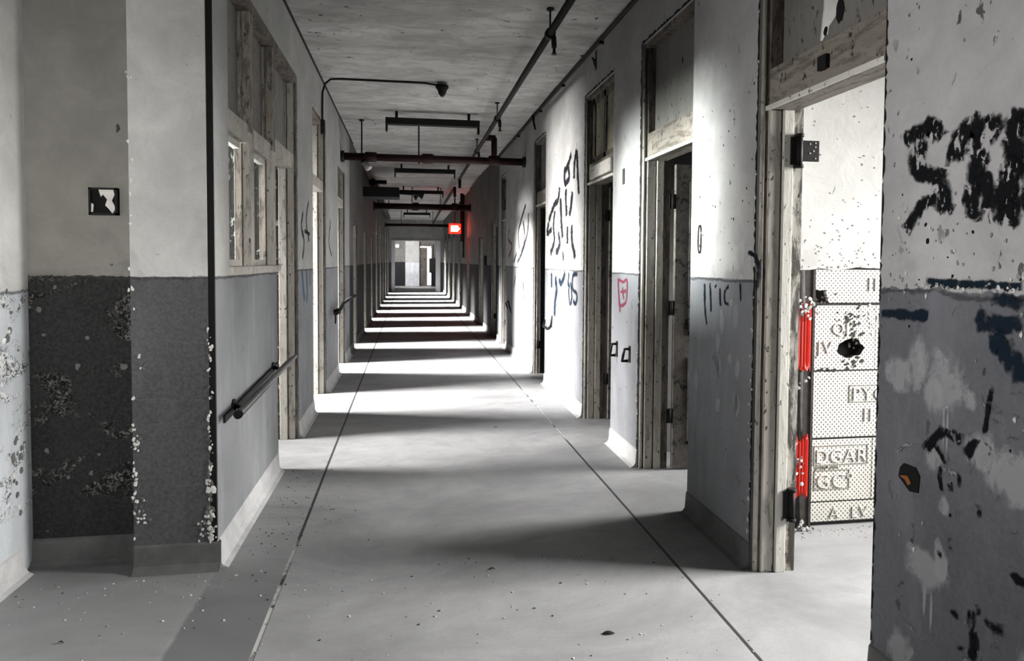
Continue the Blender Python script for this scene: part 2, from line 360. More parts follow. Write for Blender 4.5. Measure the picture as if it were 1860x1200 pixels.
def ragged(mb, x, y, axis, z0, z1, wmin, wmax, m, off, step=0.03, side=1):
    """broken strip of lost plaster up an edge. axis 'y': wall face at x, grows along y; axis 'x': face at y, grows along x"""
    z = z0; k = mb.mi(m); prev = None
    while z < z1+1e-6:
        wd = R.uniform(wmin, wmax)
        if axis == 'y': a = Vector((x+off, y, z)); b = Vector((x+off, y+side*wd, z))
        else: a = Vector((x, y+off, z)); b = Vector((x+side*wd, y+off, z))
        cur = (mb.bm.verts.new(a), mb.bm.verts.new(b))
        if prev: mb.bm.faces.new((prev[0], prev[1], cur[1], cur[0])).material_index = k
        prev = cur; z += step*R.uniform(0.5, 1.5)
def wall_run(mb, x0, x1, y0, y1, ops, m, top=H):
    """solid wall from y0 to y1 with openings (ya, yb, zbottom, ztop)"""
    y = y0
    for ya, yb, zb, zt in sorted(ops):
        if ya > y: mb.box(x0, x1, y, ya, 0, top, m)
        if zb > 0: mb.box(x0, x1, ya, yb, 0, zb, m)
        if zt < top: mb.box(x0, x1, ya, yb, zt, top, m)
        y = yb
    if y1 > y: mb.box(x0, x1, y, y1, 0, top, m)

# ------------------------------------------------------------------ openings
# right: (ya, yb, ztop); left likewise
R_OPS = [(2.25, 3.16, 3.25), (3.95, 4.88, 3.25), (5.58, 6.52, 3.25), (8.45, 9.25, 3.27), (12.0, 12.65, 3.2), (13.15, 14.15, 2.45), (15.6, 16.7, 2.2),
         (19.3, 20.2, 2.3), (22.8, 23.8, 2.9), (25.7, 26.8, 2.9), (28.6, 29.8, 2.9), (31.5, 32.6, 2.9)]
L_OPS = [(3.86, 6.12, 3.22), (7.1, 8.15, 3.22), (9.55, 10.55, 2.95), (12.15, 13.05, 2.3), (15.0, 16.0, 2.3), (17.8, 18.8, 2.3), (20.4, 21.7, 2.9),
         (23.2, 24.6, 2.9), (25.9, 26.9, 2.9), (28.5, 30.2, 2.9), (31.7, 33.4, 2.9)]
FR = 0.0
# ------------------------------------------------------------------ floor, ceiling
b = MB(); b.box(XO_L-0.2, XO_R+0.2, -5.0, 44.0, -0.2, 0, 'floor'); b.build('floor', kind='structure')
b = MB(); b.box(XO_L-0.2, XO_R+0.2, -5.0, 44.0, H, H+0.2, 'ceiling'); b.build('ceiling', kind='structure')

# ------------------------------------------------------------------ right corridor wall (near piece: same lower paint, its weaker light put into the colour)
b = MB(); wall_run(b, XR, XR+TW, -5.0, 2.25, [], 'plaster_near_right')
# broken edge of the near jamb, paint flakes and bare patches
ragged(b, XR, 2.25, 'y', 0.15, 3.3, 0.0, 0.012, 'black_gap', -0.002, 0.02, -1)
for i in range(150):
    y = R.uniform(1.4, 2.2); z = R.uniform(1.45, 1.86) if i < 100 else R.uniform(0.2, 2.8)
    flake(b, (XR-0.001, y, z), (-1, 0, 0), R.uniform(0.004, 0.012), R.choice(['bare_patch', 'white_flake', 'black_gap', 'bare_patch']), 0.005, 1.5)
for i in range(60):
    flake(b, (XR-0.001, R.uniform(1.45, 2.12), 1.525+R.gauss(0, 0.008)), (-1, 0, 0), R.uniform(0.006, 0.014), R.choice(['bare_patch', 'white_flake', 'black_gap']), 0.006)
def masked(mb, tris, m):
    k = mb.mi(m); ml = mb.bm.verts.layers.float.get('mask') or mb.bm.verts.layers.float.new('mask')
    for tri in tris:
        vs = []
        for p, a in tri:
            v = mb.bm.verts.new(p); v[ml] = a; vs.append(v)
        mb.bm.faces.new(vs).material_index = k
def blotch(mb, X, y, z, ry, rz, m, off, n=16):
    P = []
    for ring, a in ((0.0, 1.0), (0.5, 0.9), (1.0, 0.0)):
        P.append([((X+off, y+math.cos(2*math.pi*i/n)*ry*ring*1.25, z+math.sin(2*math.pi*i/n)*rz*ring*1.25), a) for i in range(n)])
    masked(mb, [(P[1][i], P[1][(i+1) % n], P[0][0]) for i in range(n)]+[(P[1][i], P[2][i], P[2][(i+1) % n], P[1][(i+1) % n]) for i in range(n)], m)
def patch(mb, X, y, z, ry, rz, m, off, n=22, rag=0.35):
    mb.poly([(X+off, y+math.cos(2*math.pi*i/n)*ry*(1-rag*R.random()), z+math.sin(2*math.pi*i/n)*rz*(1-rag*R.random())) for i in range(n)], m)
blotch(b, XR, 1.93, 1.21, 0.085, 0.11, 'scuff', -0.0012); blotch(b, XR, 1.975, 1.16, 0.05, 0.07, 'scuff', -0.0016)
for yy, z0, z1 in ((1.93, 0.97, 1.15), (1.915, 0.95, 1.14), (1.99, 0.38, 0.5), (1.96, 0.34, 0.48)): blotch(b, XR, yy, (z0+z1)/2, 0.006, (z1-z0)/2, 'scuff', -0.0015)
blotch(b, XR, 1.64, 0.97, 0.14, 0.08, 'scuff', -0.0014); blotch(b, XR, 1.99, 0.55, 0.09, 0.07, 'scuff', -0.0012)
for i in range(16): blotch(b, XR, R.uniform(1.3, 2.15), R.uniform(0.15, 1.35), R.uniform(0.02, 0.08), R.uniform(0.03, 0.1), 'scuff', -0.0008-0.0001*i)
b.build('wall_right_near', kind='structure')

YD = 12.9                    # beyond here the lower coat is darker, and gloom is put into the colour
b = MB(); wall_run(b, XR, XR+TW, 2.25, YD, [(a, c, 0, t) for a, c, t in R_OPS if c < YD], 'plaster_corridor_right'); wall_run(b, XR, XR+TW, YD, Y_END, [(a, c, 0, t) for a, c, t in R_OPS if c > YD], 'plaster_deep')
for i, (a, c, t) in enumerate(R_OPS[:5]):
    wd = 0.022 if i == 0 else 0.03
    ragged(b, XR, c, 'y', 0.05, t+0.02, 0.25*wd, wd, 'black_gap', -0.0015, 0.025, 1)
    zs = a
    n = 8; prev = None
    for q in range(40):
        yy = a+(c-a)*q/39.0
        cur = (b.bm.verts.new((XR-0.0015, yy, t)), b.bm.verts.new((XR-0.0015, yy, t+R.uniform(0.008, 0.03))))
        if prev: b.bm.faces.new((prev[0], prev[1], cur[1], cur[0])).material_index = b.mi('black_gap')
        prev = cur
    for q in range(40 if i == 0 else 26):
        flake(b, (XR-0.001, c+R.uniform(0.005, 0.04), R.uniform(0.1, 3.0)), (-1, 0, 0), R.uniform(0.006, 0.015), 'white_flake', 0.006, 1.4)
for i in range(14):     # pale scuffs on the pier between the first two doors
    y = R.uniform(3.28, 3.85); blotch(b, XR, y, R.uniform(0.75, 1.4), 0.03, R.uniform(0.03, 0.09), 'scuff', -0.0012)
for i in range(30):
    flake(b, (XR-0.001, R.uniform(3.2, 3.9), R.uniform(1.6, 2.7)), (-1, 0, 0), R.uniform(0.004, 0.01), 'black_gap', 0.002, 1.6)
b.build('wall_right', kind='structure')

# ------------------------------------------------------------------ left corridor wall, recess faces, lobby side wall
L_cut = [(a, c, 0, t) for a, c, t in L_OPS[1:]]
b = MB()
b.box(XL-TW, XL, YF+0.02, 3.86, 0, H, 'plaster_corridor_left')
b.box(XL-TW+0.06, XL, 3.86, 5.17, 0, ZD, 'plaster_corridor_left')
b.box(XL-TW, XL, 3.86, 6.12, 3.22, H, 'plaster_corridor_left')
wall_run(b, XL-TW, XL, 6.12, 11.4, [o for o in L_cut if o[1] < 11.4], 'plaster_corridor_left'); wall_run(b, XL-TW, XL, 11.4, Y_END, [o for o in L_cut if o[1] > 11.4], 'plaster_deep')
for a, c, t in L_OPS[:4]:
    ragged(b, XL, c, 'y', 0.05, t, 0.006, 0.03, 'black_gap', 0.0015, 0.03, 1)
    for q in range(20): flake(b, (XL+0.001, c+R.uniform(0.0, 0.04), R.uniform(0.1, 3.0)), (1, 0, 0), R.uniform(0.006, 0.014), 'white_flake', 0.005, 1.4)
b.build('wall_left', kind='structure')
b = MB(); b.box(-1.38, XL-0.035, YF, YF+0.3, 0, H, 'plaster_front_pier')
b.box(XL-0.04, XL-0.004, YF+0.010, YF+0.03, 0, H, 'black_gap')
for i in range(80):
    z = R.choice([R.gauss(0.3, 0.12), R.gauss(0.3, 0.12), R.gauss(0.7, 0.1), R.gauss(1.15, 0.08), R.uniform(0.2, 1.5)]); z = max(0.02, z); flake(b, (XL-0.03+R.gauss(0, 0.006), YF-0.001, z), (0, -1, 0), R.uniform(0.006, 0.018)*(1.5 if z < 0.6 else 0.8), R.choice(['white_flake', 'white_flake', 'grey_flake']), 0.012, 1.5)
for i in range(36):
    z = R.choice([R.uniform(0.15, 1.2), R.uniform(0.3, 0.7), R.uniform(1.2, 2.7)]); flake(b, (-1.372+R.gauss(0, 0.006), YF-0.001, z), (0, -1, 0), R.uniform(0.006, 0.016), 'white_flake', 0.012, 1.5)
for cx, cz, n, s in ((-1.35, 0.33, 22, 0.035), (-1.36, 0.66, 14, 0.02), (-1.34, 1.08, 8, 0.02), (-1.03, 0.2, 30, 0.04)):
    for i in range(n): flake(b, (cx+R.gauss(0, s*0.7), YF-0.001, cz+R.gauss(0, s*1.4)), (0, -1, 0), R.uniform(0.008, 0.018), R.choice(['grey_flake', 'white_flake']), 0.01)
for x0, z0, x1, z1 in ((-1.36, 0.89, -1.05, 0.885), (-1.36, 1.2, -1.02, 1.17), (-1.3, 0.45, -1.0, 0.44)):   # hairline cracks
    n = 16; L = [(x0+(x1-x0)*q/n, z0+(z1-z0)*q/n+R.uniform(-.008, .008)) for q in range(n+1)]
    b.poly([(x, YF-0.001, z) for x, z in L]+[(x, YF-0.001, z-0.002-0.002*R.random()) for x, z in L[::-1]], 'base_dark')
b.build('wall_pier', kind='structure')
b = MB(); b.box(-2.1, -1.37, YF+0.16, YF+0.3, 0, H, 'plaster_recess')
for cx, cz, n, sx, sz in ((-1.86, 1.28, 90, 0.05, 0.12), (-1.62, 1.33, 80, 0.13, 0.09), (-1.72, 1.2, 60, 0.1, 0.07), (-1.47, 1.12, 50, 0.07, 0.05), (-1.83, 0.93, 50, 0.05, 0.03), (-1.78, 0.55, 60, 0.09, 0.06),
                          (-1.6, 0.6, 70, 0.1, 0.05), (-1.88, 0.45, 40, 0.03, 0.1), (-1.5, 0.72, 40, 0.06, 0.05), (-1.65, 1.46, 40, 0.2, 0.02)):
    for i in range(n//25): flake(b, (min(-1.42, max(-1.93, cx+R.gauss(0, sx))), YF+0.159, cz+R.gauss(0, sz)), (0, -1, 0), R.uniform(0.012, 0.034), R.choice(['grey_flake', 'base_dark', 'base_dark']), 0.012)
b.build('wall_recess', kind='structure')
b = MB(); wall_run(b, -2.15, -1.93, -5.0, YF+0.16, [(1.2, 2.3, 1.4, 2.1)], 'plaster_lobby')  # opening added to let the side fill lamp in
for i in range(24):
    flake(b, (-1.929, R.uniform(3.4, 3.65), R.choice([R.uniform(0.3, 0.8), R.uniform(1.1, 1.45)])), (1, 0, 0), R.uniform(0.01, 0.03), R.choice(['grey_flake', 'grey_flake', 'base_dark', 'white_flake']), 0.015, 1.4)
b.build('wall_lobby', kind='structure')
b = MB(); b.box(-2.15, XR, -5.0, -4.7, 0, H, 'plaster_room'); b.build('wall_back', kind='structure')

# ------------------------------------------------------------------ outer walls, room partitions
def outer(name, x0, x1, wins):
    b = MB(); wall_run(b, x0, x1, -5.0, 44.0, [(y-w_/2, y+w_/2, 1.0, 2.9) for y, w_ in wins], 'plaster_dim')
    o = b.build(name, kind='structure'); return o
outer('wall_outer_left', XO_L, XO_L+0.2, [(w_[0], w_[1]) for w_ in LEFT_WIN])
outer('wall_outer_right', XO_R-0.2, XO_R, [(w_[0], w_[1]) for w_ in RIGHT_WIN])
b = MB()
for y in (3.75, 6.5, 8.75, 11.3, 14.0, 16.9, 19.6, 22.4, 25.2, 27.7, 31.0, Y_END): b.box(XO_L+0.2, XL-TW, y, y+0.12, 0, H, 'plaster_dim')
b.box(XO_L+0.2, -2.6, 5.17, 5.25, 0, H, 'plaster_dim')
b.build('wall_partition_left', kind='structure')
b = MB()
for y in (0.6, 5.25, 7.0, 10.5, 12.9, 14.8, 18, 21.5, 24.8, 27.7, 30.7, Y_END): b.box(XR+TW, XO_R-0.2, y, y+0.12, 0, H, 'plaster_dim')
b.build('wall_partition_right', kind='structure')

# wall of the first room: plaster over stripped hollow tiles
YB = 3.62
b = MB()
b.box(XR+TW, XO_R-0.2, YB+0.05, YB+0.2, 0, H, 'plaster_room')
ps = [(XR+TW, 1.57), (2.24, 1.565)]
n = 40
ps = [(XR+TW+(XO_R-0.2-XR-TW)*q/n, 1.565+R.uniform(-.012, .012)) for q in range(n+1)]
b.poly([(x, YB, z) for x, z in ps]+[(XO_R-0.2, YB, H), (XR+TW, YB, H)], 'plaster_room', (0, 0.05, 0))
rows = [(0.03, 0.145), (0.155, 0.53), (0.545, 0.945), (0.955, 1.345), (1.362, 1.56)]
hole = (2.65, 1.07)
for ri, (z0, z1) in enumerate(rows):
    x = 2.40; k = 0
    while x < 5.0:
        x2 = x+0.61-(0.2 if (ri % 2 and k == 0) else 0)
        x2 = min(x2, 5.08)
        if ri == 3 and k == 0:      # tile with a broken hole in it
            hx, hz = 2.645, 1.085
            ring = [(hx+math.cos(a)*0.105*(0.75+0.3*R.random()), hz+math.sin(a)*0.062*(0.7+0.35*R.random())) for a in [2*math.pi*q/20 for q in range(20)]]
            corner = []
            for q in range(20):
                a = 2*math.pi*q/20; c_, s_ = math.cos(a), math.sin(a)
                tx = ((x2-hx) if c_ > 0 else (hx-x))/max(abs(c_), 1e-6); tz = ((z1-hz) if s_ > 0 else (hz-z0))/max(abs(s_), 1e-6); t_ = min(tx, tz)
                corner.append((hx+c_*t_, hz+s_*t_))
            for cx_, cz_ in ((x, z0), (x, z1), (x2, z0), (x2, z1)):
                j = min(range(20), key=lambda q: (corner[q][0]-cx_)**2+(corner[q][1]-cz_)**2); corner[j] = (cx_, cz_)
            for q in range(20):
                a_, b_ = ring[q], ring[(q+1) % 20]; c_, d_ = corner[(q+1) % 20], corner[q]
                b.poly([(a_[0], YB+0.004, a_[1]), (b_[0], YB+0.004, b_[1]), (c_[0], YB+0.004, c_[1]), (d_[0], YB+0.004, d_[1])], 'hollow_tile')
                b.poly([(a_[0], YB+0.004, a_[1]), (b_[0], YB+0.004, b_[1]), (b_[0], YB+0.049, b_[1]), (a_[0], YB+0.049, a_[1])], 'grime')
            b.poly([(p[0], YB+0.045, p[1]) for p in ring], 'black_gap')
            patch_pts = [(hx+0.02+math.cos(a)*0.13*(0.8+0.3*R.random()), hz+0.15+math.sin(a)*0.06*(0.6+0.5*R.random())) for a in [2*math.pi*q/16 for q in range(16)]]
        elif ri == 4 and k == 0:    # top tile, lower corner broken away
            b.poly([(px, YB+0.004, pz) for px, pz in ((2.403, 1.56), (2.403, 1.445), (2.44, 1.435), (2.475, 1.44), (2.485, 1.40), (2.497, 1.362), (x2-0.003, 1.362), (x2-0.003, 1.56))], 'hollow_tile', (0, 0.046, 0))
            b.poly([(2.403, YB+0.03, 1.362), (2.5, YB+0.03, 1.362), (2.48, YB+0.03, 1.44), (2.403, YB+0.03, 1.445)], 'grime')
        else:
            b.box(x+0.003, x2-0.003, YB+0.004, YB+0.05, z0, z1, 'hollow_tile')
        x = x2; k += 1
for z in (0.15, 0.537, 0.95, 1.352): b.box(2.39, 5.08, YB+0.012, YB+0.05, z-0.01, z+0.01, 'grime')
b.box(2.39, 2.405, YB-0.002, YB+0.05, 0, 1.56, 'grime')
# torn coat on the tiles and rubble
for cx, cz, n_, sx, sz, mm in ((2.68, 1.28, 26, 0.05, 0.04, 'grime'), (2.66, 1.16, 20, 0.03, 0.05, 'grime'), (2.66, 0.99, 18, 0.04, 0.02, 'grime'), (2.5, 0.955, 14, 0.08, 0.006, 'grime'), (2.46, 1.37, 12, 0.05, 0.02, 'grime'), (2.8, 1.25, 30, 0.1, 0.05, 'tile_letter')):
    for i in range(n_): flake(b, (max(2.41, cx+R.gauss(0, sx)), YB+0.003, cz+R.gauss(0, sz)), (0, -1, 0), R.uniform(0.006, 0.02), mm, 0.008)
for q in range(180):
    x = R.uniform(2.0, 3.0); flake(b, (x, YB-0.001, 1.57+R.random()**2*1.1), (0, -1, 0), R.uniform(0.004, 0.012), R.choice(['white_flake', 'bare_patch', 'white_flake']), 0.005)
# channel where the pipe runs
b.box(XR+TW, 2.39, YB+0.005, YB+0.05, 0, 1.56, 'grime')
wt = b.build('wall_tiled', kind='structure')
def letters(txt, x, z, size, name='tile_lettering'):
    c = bpy.data.curves.new(name, 'FONT'); c.body = txt; c.size = size; c.extrude = 0.0035; c.space_character = 1.15; c.offset = -0.0015
    c.materials.append(M['tile_letter'])
    o = bpy.data.objects.new(name, c); COL.objects.link(o); o.rotation_euler = (math.pi/2, 0, 0); o.location = (x, YB+0.002, z); o.parent = wt
    o['label'] = 'raised lettering pressed into the cream hollow tile'
    return o
letters('DGAR', 2.43, 0.39, 0.115); letters('GCº', 2.44, 0.235, 0.125); letters('®PAT OFF', 2.435, 0.352, 0.03)
letters('PYC', 2.665, 0.765, 0.115); letters('II', 2.74, 0.635, 0.12); letters('QJ', 2.52, 1.17, 0.10); letters('JV', 2.425, 1.055, 0.11); letters('II', 2.75, 1.43, 0.12); letters('A  LV', 2.53, 0.045, 0.10)
# little outlined plates around the letters
def plate(x0, x1, z0, z1):
    b = MB(); t_ = 0.004
    for a_ in ((x0, x1, z0, z0+t_), (x0, x1, z1-t_, z1), (x0, x0+t_, z0, z1), (x1-t_, x1, z0, z1)): b.box(a_[0], a_[1], YB+0.001, YB+0.005, a_[2], a_[3], 'tile_line')
    b.build('tile_plate_outline', wt)
plate(2.42, 2.78, 0.375, 0.495); plate(2.425, 2.66, 0.225, 0.345); plate(2.645, 2.9, 0.755, 0.86); 

# red ribbed pipe in the stripped channel
t = thing('ribbed_pipe', 'broken red ribbed pipe standing in the stripped slot beside the pale wall tiles', 'pipe', (2.31, YB-0.04, 0))
def ribbed(z0, z1):
    b = MB(); seg = 40; k = b.mi('red_paint'); r = []
    for z, sh in ((z0, 1), (z1, 1)):
        r.append([b.bm.verts.new((2.31+math.cos(2*math.pi*j/seg)*(0.062 if j % 2 else 0.055), YB-0.012+math.sin(2*math.pi*j/seg)*0.03*(1 if j % 2 else 0.8), z+R.uniform(-.035, .035))) for j in range(seg)])
    for j in range(seg): b.bm.faces.new((r[0][j], r[0][(j+1) % seg], r[1][(j+1) % seg], r[1][j])).material_index = k
    b.bm.faces.new(r[0][::-1]).material_index = k; b.bm.faces.new(r[1]).material_index = k
    return b
ribbed(0.98, 1.34).build('pipe_segment', t); ribbed(0.22, 0.55).build('pipe_segment', t)
b = MB(); b.tube([(2.31, YB-0.005, 0.0), (2.31, YB-0.005, 0.4), (2.31, YB-0.008, 1.2), (2.3, YB-0.005, 1.555)], 0.026, 'grime', 10); b.build('inner_pipe', t, label='dark inner pipe')
b = MB()
for cz, n_, sz in ((1.36, 22, 0.03), (1.31, 10, 0.02), (0.9, 6, 0.05), (0.38, 18, 0.07), (0.02, 22, 0.02)):
    for i in range(n_): flake(b, (2.31+R.gauss(0, 0.03)-(0.03 if cz == 0.38 else 0), YB-0.05, max(0.01, cz+R.gauss(0, sz))), (0, -1, 0), R.uniform(0.01, 0.024), R.choice(['white_flake', 'white_flake', 'grey_flake']), 0.014)
b.build('torn_wrapping', t, label='torn white wrapping clinging to the pipe')

# ------------------------------------------------------------------ cove bases
def cove(name, x, side, runs, m='base'):
    b = MB()
    for y0, y1 in runs: b.prism([(x-side*0.002, 0), (x+side*0.055, 0), (x+side*0.03, 0.012), (x+side*0.014, 0.035), (x+side*0.008, 0.13), (x-side*0.002, 0.14)], y0, y1, m)
    b.build(name, kind='structure')
def runs(y0, y1, ops):
    out = []; y = y0
    for a, c, _ in ops:
        if a > y: out.append((y, a))
        y = c
    if y1 > y: out.append((y, y1))
    return out
cove('baseboard_right', XR, -1, runs(3.96, 12.9, [(3.95, 4.88, 0)]+R_OPS[2:5])); cove('baseboard_shade_right', XR, -1, [(3.16, 3.95)], 'base_dark'); cove('baseboard_deep_right', XR, -1, runs(12.9, Y_END, R_OPS[5:]), 'base_dark'); cove('baseboard_near_right', XR, -1, [(-4.7, 2.25)], 'base_dark')  # first pier's run darkened: the shadow across it is put into the colour
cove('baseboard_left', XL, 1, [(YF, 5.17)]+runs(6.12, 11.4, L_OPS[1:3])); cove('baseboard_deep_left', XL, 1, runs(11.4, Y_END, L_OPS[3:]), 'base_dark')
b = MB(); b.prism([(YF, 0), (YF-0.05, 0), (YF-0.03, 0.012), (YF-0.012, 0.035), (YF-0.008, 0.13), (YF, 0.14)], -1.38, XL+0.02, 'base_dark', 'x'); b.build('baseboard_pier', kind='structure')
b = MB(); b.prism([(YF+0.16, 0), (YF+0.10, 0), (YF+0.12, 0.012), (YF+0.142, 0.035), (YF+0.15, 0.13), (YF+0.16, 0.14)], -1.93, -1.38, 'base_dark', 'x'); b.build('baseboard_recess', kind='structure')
cove('baseboard_lobby', -1.93, 1, [(-4.7, YF+0.06)])

# ------------------------------------------------------------------ door frames on the right
dn = [0]
def hinge(par, x, y, z, s=1.0):
    b = MB(); b.tube([(x-0.012, y-0.012, z-0.06*s), (x-0.012, y-0.012, z+0.06*s)], 0.011, 'black_metal', 10)
    b.box(x-0.035, x, y-0.012, y+0.005, z-0.055*s, z+0.055*s, 'black_metal'); b.box(x-0.005, x+0.04, y-0.03, y-0.022, z-0.045*s, z+0.045*s, 'black_metal')
    b.build('hinge', par, label='black hinge left on the jamb')
def frame_right(i, ya, yb, zt, bar=2.37, leaf=None, cream='wood_cream', panel='transom_panel', near_jamb=True, trans=True):
    if not trans: bar = zt-0.04
    dn[0] += 1; t = thing('door_%d' % dn[0], None, None, (XR, (ya+yb)/2, 0), kind='structure')
    x0 = XR+0.004
    b = MB()         # far jamb: moulded steps seen face on
    b.tube([(x0+0.012, yb-0.020, 0), (x0+0.012, yb-0.020, zt)], 0.013, cream, 10)
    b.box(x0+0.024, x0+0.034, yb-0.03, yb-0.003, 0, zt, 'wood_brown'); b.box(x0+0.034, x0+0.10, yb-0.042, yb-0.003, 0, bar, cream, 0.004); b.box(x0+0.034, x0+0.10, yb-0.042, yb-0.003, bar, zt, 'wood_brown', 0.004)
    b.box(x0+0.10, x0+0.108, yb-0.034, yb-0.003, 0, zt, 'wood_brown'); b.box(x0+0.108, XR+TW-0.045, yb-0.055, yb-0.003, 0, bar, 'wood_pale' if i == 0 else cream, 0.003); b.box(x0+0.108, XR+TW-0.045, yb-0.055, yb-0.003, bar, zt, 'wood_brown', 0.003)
    b.box(XR+TW-0.045, XR+TW+0.012, yb-0.045, yb-0.003, 0, zt, 'wood_rough' if i == 0 else 'wood_brown')
    b.build('jamb', t)
    b = MB(); b.box(XR+0.03, XR+TW, ya+0.002, ya+0.035, 0, zt, 'wood_brown'); b.build('jamb', t)
    b = MB(); b.box(XR+0.015, XR+TW, ya, yb, zt-0.035, zt-0.002, 'wood_brown'); b.build('head', t)
    if trans:
        b = MB(); b.box(XR+0.03, XR+TW-0.02, ya+0.035, yb-0.05, bar, bar+0.2, 'wood_bar', 0.008); b.box(XR+0.02, XR+0.035, ya+0.035, yb-0.03, bar-0.004, bar+0.018, 'wood_pale'); b.build('transom_bar', t)
        if i == 2:
            b = MB(); b.box(XR+0.06, XR+0.1, ya+0.035, yb-0.06, bar+0.2, bar+0.26, 'wood_brown'); b.box(XR+0.06, XR+0.1, ya+0.035, yb-0.06, zt-0.1, zt-0.035, 'wood_brown')
            for q in (ya+0.035, (ya+yb)/2-0.04, yb-0.14): b.box(XR+0.06, XR+0.1, q, q+0.07, bar+0.2, zt-0.035, 'wood_brown')
            b.build('transom_sash', t)
            b = MB(); b.box(XR+0.075, XR+0.08, ya+0.05, yb-0.07, bar+0.2, zt-0.04, 'transom_glass_painted'); b.build('transom_pane', t)
        elif i != 0:
            b = MB(); b.box(XR+0.09, XR+0.10, ya+0.035, yb-0.05, bar+0.2, zt-0.035, panel); b.build('transom_panel', t)
    return t
d1 = frame_right(0, 2.25, 3.16, 3.25)
# torn transom board over the first door, daylight showing through the tear
b = MB(); X_ = XR+0.10; y0_, y1_, z0_, z1_ = 2.285, 3.11, 2.57, 3.215
tear = [(2.81, 2.595), (2.80, 2.66), (2.79, 2.73), (2.785, 2.82), (2.78, 2.95), (2.76, 3.08), (2.68, 3.1), (2.655, 2.98), (2.66, 2.84), (2.655, 2.75), (2.68, 2.68), (2.72, 2.655), (2.745, 2.64), (2.752, 2.60), (2.77, 2.615), (2.79, 2.59)]
tear = [(y, z+0.02) for y, z in tear]
k = len(tear); c_y = sum(p[0] for p in tear)/k; c_z = sum(p[1] for p in tear)/k
outr = []
for y, z in tear:
    dy, dz = y-c_y, z-c_z; tt = min(((y1_-c_y) if dy > 0 else (c_y-y0_))/max(abs(dy), 1e-5), ((z1_-c_z) if dz > 0 else (c_z-z0_))/max(abs(dz), 1e-5)); outr.append([c_y+dy*tt, c_z+dz*tt])
for cy_, cz_ in ((y0_, z0_), (y0_, z1_), (y1_, z0_), (y1_, z1_)):
    j = min(range(k), key=lambda q: (outr[q][0]-cy_)**2+(outr[q][1]-cz_)**2); outr[j] = [cy_, cz_]
for q in range(k):
    a_, b_, c_, d_ = tear[q], tear[(q+1) % k], outr[(q+1) % k], outr[q]
    for xx in (X_, X_+0.006): b.poly([(xx, a_[0], a_[1]), (xx, b_[0], b_[1]), (xx, c_[0], c_[1]), (xx, d_[0], d_[1])], 'transom_panel')
    b.poly([(X_, a_[0], a_[1]), (X_, b_[0], b_[1]), (X_+0.006, b_[0], b_[1]), (X_+0.006, a_[0], a_[1])], 'white_flake')
b.build('transom_panel', d1)
b = MB(); patch(b, X_-0.006, 2.665, 2.70, 0.03, 0.06, 'black_metal', 0, 18, 0.25); patch(b, X_-0.006, 2.76, 2.645, 0.018, 0.025, 'black_metal', 0, 12, 0.3); b.build('latch_plate', d1, label='black burnt latch plate by the tear')
b = MB(); patch(b, XR+0.028, 2.66, 2.47, 0.035, 0.035, 'black_gap', 0, 8, 0.15); b.box(XR+0.01, XR+0.03, 2.63, 2.69, 2.44, 2.5, 'black_metal'); b.build('latch', d1, label='black square latch on the transom bar')
def big_hinge(z, full=True):
    b = MB(); x = XR+TW-0.02; y = 3.095
    b.tube([(x+0.0, y, z-0.075), (x+0.0, y, z+0.075)], 0.016, 'black_metal', 12)
    b.box(x-0.045, x, y, y+0.008, z-0.07, z+0.07, 'black_metal'); b.tube([(x, y, z+0.07), (x, y, z+0.085)], 0.022, 'black_metal', 10); b.tube([(x, y, z-0.085), (x, y, z-0.07)], 0.022, 'black_metal', 10)
    if full:
        b.box(x, x+0.105, y-0.006, y+0.004, z-0.052, z+0.052, 'black_metal')
        for q, (dx, dz) in enumerate(((0.055, 0.035), (0.085, 0.02), (0.055, -0.012), (0.085, -0.037), (0.085, 0.04), (0.075, 0.0))):
            b.tube([(x+dx, y-0.0075, z+dz), (x+dx, y-0.0065, z+dz)], 0.0045, 'white_flake', 8)
    b.build('hinge', d1, label='black hinge with bare screw holes' if full else 'short black hinge stub')
big_hinge(2.165); big_hinge(0.355, False)
def leaf(t, x, y, wd, zt, th=0.04, mat='door_leaf', hz=(0.4, 2.1), knob=True):
    b = MB(); b.box(x, x+wd, y, y+th, 0.015, zt, mat, 0.003)
    for zz0, zz1 in ((0.2, 0.85), (1.05, zt-0.15)):       # sunk panels
        b.box(x+0.11, x+wd-0.11, y-0.006, y+0.001, zz0, zz0+0.02, mat); b.box(x+0.11, x+wd-0.11, y-0.006, y+0.001, zz1, zz1+0.02, mat)
        b.box(x+0.11, x+0.13, y-0.006, y+0.001, zz0, zz1, mat); b.box(x+wd-0.13, x+wd-0.11, y-0.006, y+0.001, zz0, zz1, mat)
    lf = b.build('door_leaf', t, label='spotted brown door leaf swung into the room')
    for z in hz:
        b = MB(); b.tube([(x-0.022, y+0.01, z-0.055), (x-0.022, y+0.01, z+0.055)], 0.012, 'black_metal', 10); b.box(x-0.05, x+0.012, y+0.006, y+0.014, z-0.055, z+0.055, 'black_metal'); b.build('hinge', lf)
d2 = frame_right(1, 3.95, 4.88, 3.25); leaf(d2, XR+TW+0.035, 4.78, 0.82, 2.34, hz=(0.42, 1.25, 2.06))
b = MB(); patch(b, XR+0.088, 4.33, 2.98, 0.012, 0.03, 'black_gap', 0, 8); b.build('panel_hole', d2)
d3 = frame_right(2, 5.58, 6.52, 3.25); leaf(d3, XR+TW+0.015, 6.38, 0.8, 2.34, hz=(0.42, 2.06))
b = MB(); b.box(XR-0.015, XR+0.02, 5.62, 6.3, 2.40, 2.52, 'wood_pale', 0.01); b.build('loose_board', d3, label='pale loose board tipped off the transom bar')
d4 = frame_right(3, 8.45, 9.25, 3.27); leaf(d4, XR+0.08, 9.15, 0.7, 2.34, mat='dark_panel', hz=(0.42,))
